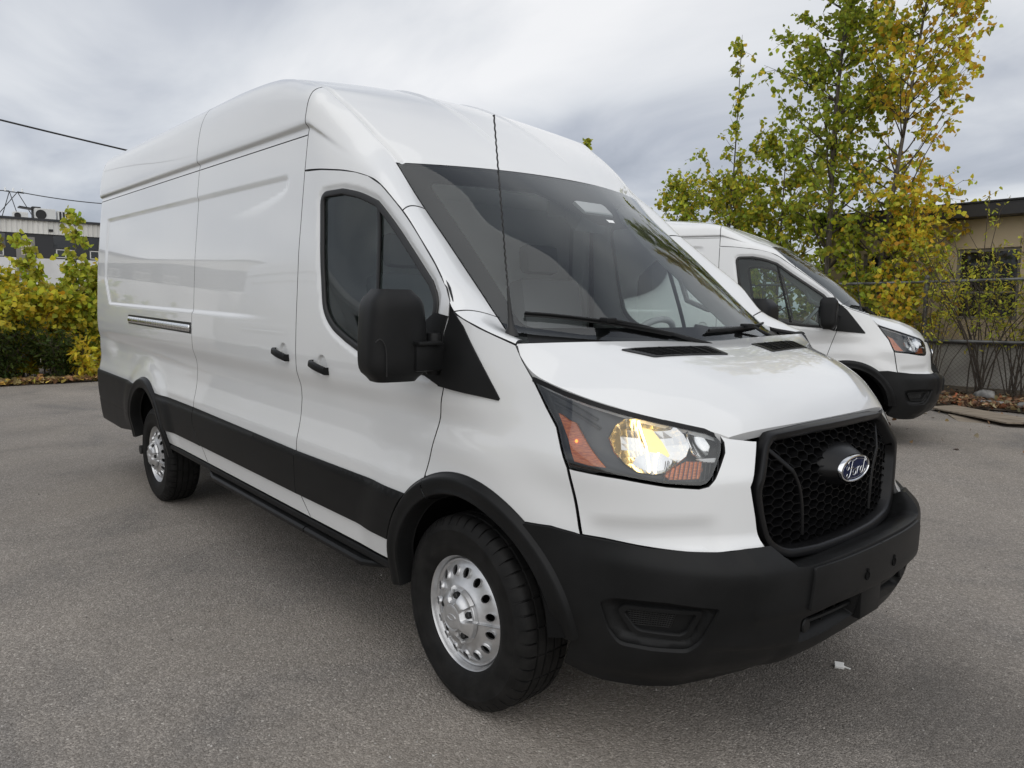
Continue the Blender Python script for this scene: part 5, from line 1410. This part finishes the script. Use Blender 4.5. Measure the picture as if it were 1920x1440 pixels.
# ------------------------------------------------------------------ long white building far left
WX = -31.7
WHITEWALL = pbsdf('white_wall', (.70, .70, .69), .8); vary(WHITEWALL, (.60, .60, .59), (.76, .76, .75), .9, 6)
METALCLAD = pbsdf('corrugated_metal', (.52, .51, .47), .55); vary(METALCLAD, (.58, .57, .53), (.70, .69, .65), 1.2, 5, stretch=(1, 1, .3))
DARKBAND = pbsdf('dark_cladding', (.02, .021, .024), .4)
GREYDOOR = pbsdf('grey_door', (.22, .21, .19), .6)
BLIND = pbsdf('window_blind', (.52, .47, .36), .8)
wb = empty('white_building', (WX, 0, -.18)); tag(wb, 'long low white building with a ribbed metal parapet beyond the hedge', 'building')
Y0, Y1_ = -14.0, 16.0
mb = MB(); mb.box((-4.2, 1.0, 2.0), (8.0, 29.9, 4.0)); mb.build('core', WHITEWALL, wb)
mb = MB(); mb.box((-.1, 1.0, 1.72), (.22, 30.0, 3.44)); mb.build('wall', WHITEWALL, wb)
mb = MB(); mb.box((-.08, 1.0, 3.91), (.16, 30.0, .93)); mb.build('dark_band', DARKBAND, wb)
V = []; F = []; ys = np.arange(Y0, Y1_, .0425); prof = [0, 0, .035, .035]
for i, y in enumerate(ys):
    d = prof[i % 4]; V += [(.06 + d, y, 4.37), (.06 + d, y, 4.86)]
for i in range(len(ys) - 1): F.append((2 * i, 2 * i + 2, 2 * i + 3, 2 * i + 1))
mb = MB(); mb.add(V, F); mb.build('ribbed_parapet', METALCLAD, wb, fix=False)
mb = MB(); mb.box((-.05, 1.0, 4.615), (.2, 29.98, .47)); mb.build('parapet_core', METALCLAD, wb)
mb = MB(); mb.box((.02, 1.0, 4.905), (.30, 30.1, .09)); mb.build('coping', DARKBAND, wb)
for y in np.arange(-9.35, 9.0, 1.17):
    if 1.75 < y < 2.65: continue
    f = empty('window'); f.parent = wb
    mb = MB(); z0, z1 = 3.50, 3.80
    for yy in (y - .30, y, y + .30): mb.box((.02, yy, (z0 + z1) / 2), (.05, .035, z1 - z0))
    mb.box((.02, y, z0), (.05, .64, .03)); mb.box((.02, y, z1), (.05, .64, .03)); mb.build('window_frame', WHITEFRAME, f)
    mb = MB(); mb.box((.008, y, (z0 + z1) / 2), (.012, .60, z1 - z0 - .02)); mb.build('pane', DARKGLASS, f)
    mb = MB(); mb.box((.008, y, 4.10), (.012, .78, .46)); mb.build('upper_pane', DARKGLASS, f)
d = empty('door'); d.parent = wb
mb = MB(); mb.box((.03, 2.2, 3.42), (.06, .62, 1.62)); mb.build('door_leaf', GREYDOOR, d)
mb = MB(); mb.box((.065, 2.22, 3.83), (.012, .34, .58)); mb.build('door_pane', BLIND, d)
mb = MB(); mb.tube([(.08, 2.43, 3.1), (.14, 2.43, 3.1), (.14, 2.36, 3.1)], .015, 6); mb.build('door_handle', DARKMETAL, d)
mb = MB(); mb.box((.09, 3.06, 4.52), (.08, .14, .09)); mb.build('wall_lamp', DARKMETAL, wb)
ACM = pbsdf('white_metal_casing', (.62, .62, .60), .5)
for y, w, h, dz, lab in ((2.35, .5, .30, 0, 'small white air-conditioning unit, leftmost on the roof parapet'), (3.2, .72, .50, 0, 'large white air-conditioning unit with a round fan on the far roof'), (3.78, .30, .46, 0, 'narrow white air-conditioning unit right of the large one'), (4.08, .22, .34, 0, 'grey vent box, rightmost of the roof units')):
    a = empty('air_conditioner', (WX - 1.9, y, 3.9)); tag(a, lab, 'air conditioner', 'units on the far roof')
    mb = MB(); mb.box((0, 0, .96 + h / 2), (.4, w, h)); mb.build('casing', ACM if y < 4.0 else GREYTRIM, a, bevel=.02)
    mb = MB(); mb.box((0, 0, .5), (.3, w * .9, 1.0)); mb.build('stand', DARKMETAL, a)
    if w > .45:
        mb = MB(); rr_ = h * .38; mb.lathe([(rr_, .0), (rr_, .02), (rr_ * .93, .025), (rr_ * .93, .005), (.0, .005)], 24, 'x', c=(.2, -w * .22, .96 + h / 2)); mb.build('fan_grille', DARKMETAL, a)
    else:
        for k in (-1, 1):
            mb = MB(); mb.box((.205, k * w * .2, .96 + h / 2), (.015, w * .25, h * .8)); mb.build('side_louvre', DARKMETAL, a)
a = empty('roof_duct', (WX - 2.2, 2.75, 3.85)); tag(a, 'tilted grey metal duct between the roof units', 'duct')
mb = MB(); mb.box((0, -.1, 1.52), (.5, .6, .05), Matrix.Rotation(math.radians(-6), 3, 'X')); mb.box((0, .2, 1.3), (.3, .3, .6)); mb.build('duct_body', DARKMETAL, a)
CABLE = pbsdf('black_cable', (.012, .012, .012), .6)
def cable(label, a, b, sag, r):
    a = Vector(a); b = Vector(b); mb = MB()
    mb.tube([a + (b - a) * t + Vector((0, 0, -4 * sag * t * (1 - t))) for t in np.linspace(0, 1, 24)], r, 6)
    return tag(mb.build('overhead_cable', CABLE, None, smooth=True), label, 'cable', 'overhead cables')
cable('thick black overhead cable crossing the sky left of the van', (-18.9, -6.0, 6.55), (-16.95, 5.2, 4.72), .10, .022)
cable('thin overhead wire running from the roof mast to behind the van', (-37.6, 2.85, 6.47), (-36.9, 7.5, 6.25), .12, .022)
cable('thin overhead wire running left from the roof mast', (-37.6, 2.55, 6.47), (-38.0, -6, 6.6), .12, .022)
pole = MB(); pole.tube([(0, 0, 0), (0, 0, 6.0)], [.13, .10], 12)
po = empty('utility_pole', (-16.9, 5.3, 0)); tag(po, 'wooden utility pole standing behind the near van', 'pole')
pole.build('pole_shaft', BARK, po, smooth=True); mb = MB(); mb.box((0, 0, 4.8), (.10, .9, .10)); mb.build('crossarm', BARK, po)
ms = empty('roof_mast', (-37.6, 2.7, 4.0)); tag(ms, 'spidery steel wire mast on the far roof, left of the air conditioners', 'mast')
for i, (a, b) in enumerate((((0, -.15, 2.45), (0, .25, .9)), ((0, .15, 2.45), (0, .95, .9)), ((0, -.15, 2.45), (0, -.6, .9)), ((0, .15, 2.45), (0, -.7, 1.3)))):
    mb = MB(); mb.tube([a, b], .018, 5); mb.build('strut', DARKMETAL, ms)
mb = MB(); mb.tube([(0, -.35, 2.45), (0, .40, 2.42)], .022, 6); mb.build('crossbar', DARKMETAL, ms)
for y in (-.3, 0, .33):
    mb = MB(); mb.lathe([(.03, 0), (.05, .05), (.03, .1), (.045, .14), (.0, .18)], 8, 'z', c=(0, y, 2.45)); mb.build('insulator', GREYTRIM, ms)

# ------------------------------------------------------------------ boards and rubble by the fence
PLY = pbsdf('weathered_plywood', (.26, .21, .155), .85); vary(PLY, (.15, .12, .09), (.31, .26, .20), 3.0, 9, stretch=(1, 6, 1)); add_bump(PLY, 60, .4, .003)
def board(label, c, zs, th):
    mb = MB(); V = [(x, y, z) for (x, y), z in zip(c, zs)] + [(x, y, z + th) for (x, y), z in zip(c, zs)]
    mb.add(V, [(3, 2, 1, 0), (4, 5, 6, 7)] + [(i, (i + 1) % 4, 4 + (i + 1) % 4, 4 + i) for i in range(4)])
    return tag(mb.build('plywood_sheet', PLY, None, bevel=.002), label, 'plywood', 'plywood on the ground')
board('flat weathered plywood sheet lying on the asphalt, lower of the two', [(-1.62, 8.75), (-.53, 6.62), (.52, 7.25), (-.55, 9.35)], [.004, .004, .004, .004], .018)
board('long narrow plywood strip lying raised over the other sheet', [(-2.02, 9.15), (-.70, 7.93), (-.30, 8.30), (-1.85, 9.68)], [.030, .075, .075, .03], .02)
STONE = pbsdf('grey_stone', (.20, .195, .185), .9); vary(STONE, (.12, .12, .115), (.28, .27, .26), 9, 6); add_bump(STONE, 25, .6, .01)
def rock(label, loc, s, seed):
    bm = bmesh.new(); bmesh.ops.create_icosphere(bm, subdivisions=3, radius=1.0); r = np.random.default_rng(seed); k = r.normal(0, 1, (5, 3)); ph = r.uniform(0, 6, 5)
    for v in bm.verts:
        n = v.co.copy(); d = sum(.09 * math.sin(2.2 * (k[i] @ np.array(n)) + ph[i]) for i in range(5)); m_ = max(abs(n.x), abs(n.y), abs(n.z)); v.co = n * (1 + d) / (.5 + .5 * m_)
        v.co = Vector((v.co.x * s[0], v.co.y * s[1], v.co.z * s[2]))
    me = bpy.data.meshes.new('rock'); bm.to_mesh(me); bm.free(); o = link('rock', me, STONE, None, True); o.location = loc
    return tag(o, label, 'rock', 'rubble by the fence')
rock('squarish grey concrete lump by the foot of the fence', (-1.75, 10.75, .10), (.14, .11, .10), 3)
rock('rounded pale stone among the leaves at the right edge', (-.98, 9.9, .08), (.11, .10, .08), 5)
rock('flat pale stone in the leaves beside the plywood', (-1.55, 10.2, .07), (.30, .10, .03), 9)
ot = MB(); pr = [(.20, -.08), (.24, -.095), (.29, -.09), (.31, -.07), (.315, 0), (.31, .07), (.29, .09), (.24, .095), (.20, .08)]
ot.lathe(pr, 40, 'x'); oo = ot.build('old_tyre', RUBBER, None, smooth=True); oo.location = (-2.55, 10.35, .32); oo.rotation_euler = (0, .12, .9); tag(oo, 'old black tyre leaning by the fence beyond the parked van bumper', 'tyre')
PAPER = pbsdf('white_scrap', (.8, .8, .78), .6)
mb = MB(); mb.box((0, 0, .008), (.035, .028, .014), Matrix.Rotation(.5, 3, 'Z') @ Matrix.Rotation(.35, 3, 'X')); mb.box((.02, .012, .004), (.04, .006, .006)); o = mb.build('plastic_scrap', PAPER, None, bevel=.002); o.location = (.76, .36, 0); tag(o, 'tiny white plastic scrap on the asphalt in front of the bumper', 'litter')
mb = MB(); mb.tube([(0, 0, .012), (.25, .05, .014), (.5, .08, .012)], [.012, .011, .008], 6); o = mb.build('pale_stick', PLY, None, smooth=True); o.location = (-2.35, 8.55, 0); tag(o, 'pale stick on the asphalt below the parked van bumper', 'stick')

# ------------------------------------------------------------------ what stands behind the camera's left shoulder (it shows in the van's paint and glass)
van3 = copy_tree(van2, None)
w3 = [c for c in van3.children if c.name.split('.')[0] == 'wheel']
lamps_off(van3)
tag(van3, 'white lower-roof van reflected in the near van side window, parked outside the picture', 'van', 'white cargo vans in the lot')
place_van(van3, w3, RAKE * .5, (-4.4, -4.75, 0), math.radians(-2))
sh = empty('storage_shed', (-16, -27, 0)); tag(sh, 'pale low shed across the lot, seen only as a reflection on the van side', 'shed')
mb = MB(); mb.box((0, -3, 1.75), (34, 6, 3.5)); mb.build('wall', WHITEWALL, sh)
mb = MB(); mb.box((0, .06, 1.0), (34.1, .10, 2.0)); mb.build('plinth', CONC, sh)
mb = MB(); mb.box((0, -3, 3.6), (34.6, 6.6, .2)); mb.build('roof_edge', ACM, sh)

src = [o for o in COL.objects if o.name.split('.')[0] == 'hedge_bush']
for i in range(12):
    c = copy_tree(src[i % len(src)], None); c.location = (-20 + i * 1.6 + rng.uniform(-.4, .4), -15.5 + rng.uniform(-.6, .6), 0); c.rotation_euler = (0, 0, rng.uniform(0, 6)); k = rng.uniform(.9, 1.35); c.scale = (k, k, k)
    tag(c, 'hedge bush across the lot, seen only as a reflection in the near van', 'bush', 'hedge across the lot')

# loose grit on the asphalt: nobody could count it
n = 1500; gr = MB()
for i in range(n):
    r = .0022 + .004 * rng.uniform() ** 3; a = rng.uniform(0, 6.28); d = 1.1 + 5.5 * rng.uniform() ** 1.3
    x, y = 2.03 + d * math.cos(2.42 + rng.uniform(-.75, .75)), -2.53 + d * math.sin(2.42 + rng.uniform(-.75, .75))
    q = rng.normal(0, .3, (5, 3)) * r
    v = np.array([(r, 0, 0), (-.5 * r, .9 * r, 0), (-.5 * r, -.9 * r, 0), (0, 0, 1.1 * r), (0, 0, -.5 * r)]) + q + (x, y, .35 * r)
    gr.add(v, [(0, 1, 3), (1, 2, 3), (2, 0, 3), (1, 0, 4), (2, 1, 4), (0, 2, 4)])
GRIT = pbsdf('grit', (.3, .28, .26), .9); vary(GRIT, (.12, .11, .10), (.5, .48, .45), 6, 2, lo=.4, hi=.6)
g_ = gr.build('loose_grit', GRIT, None, fix=False); tag(g_, 'loose grit scattered over the asphalt in the foreground', 'grit', kind='stuff')
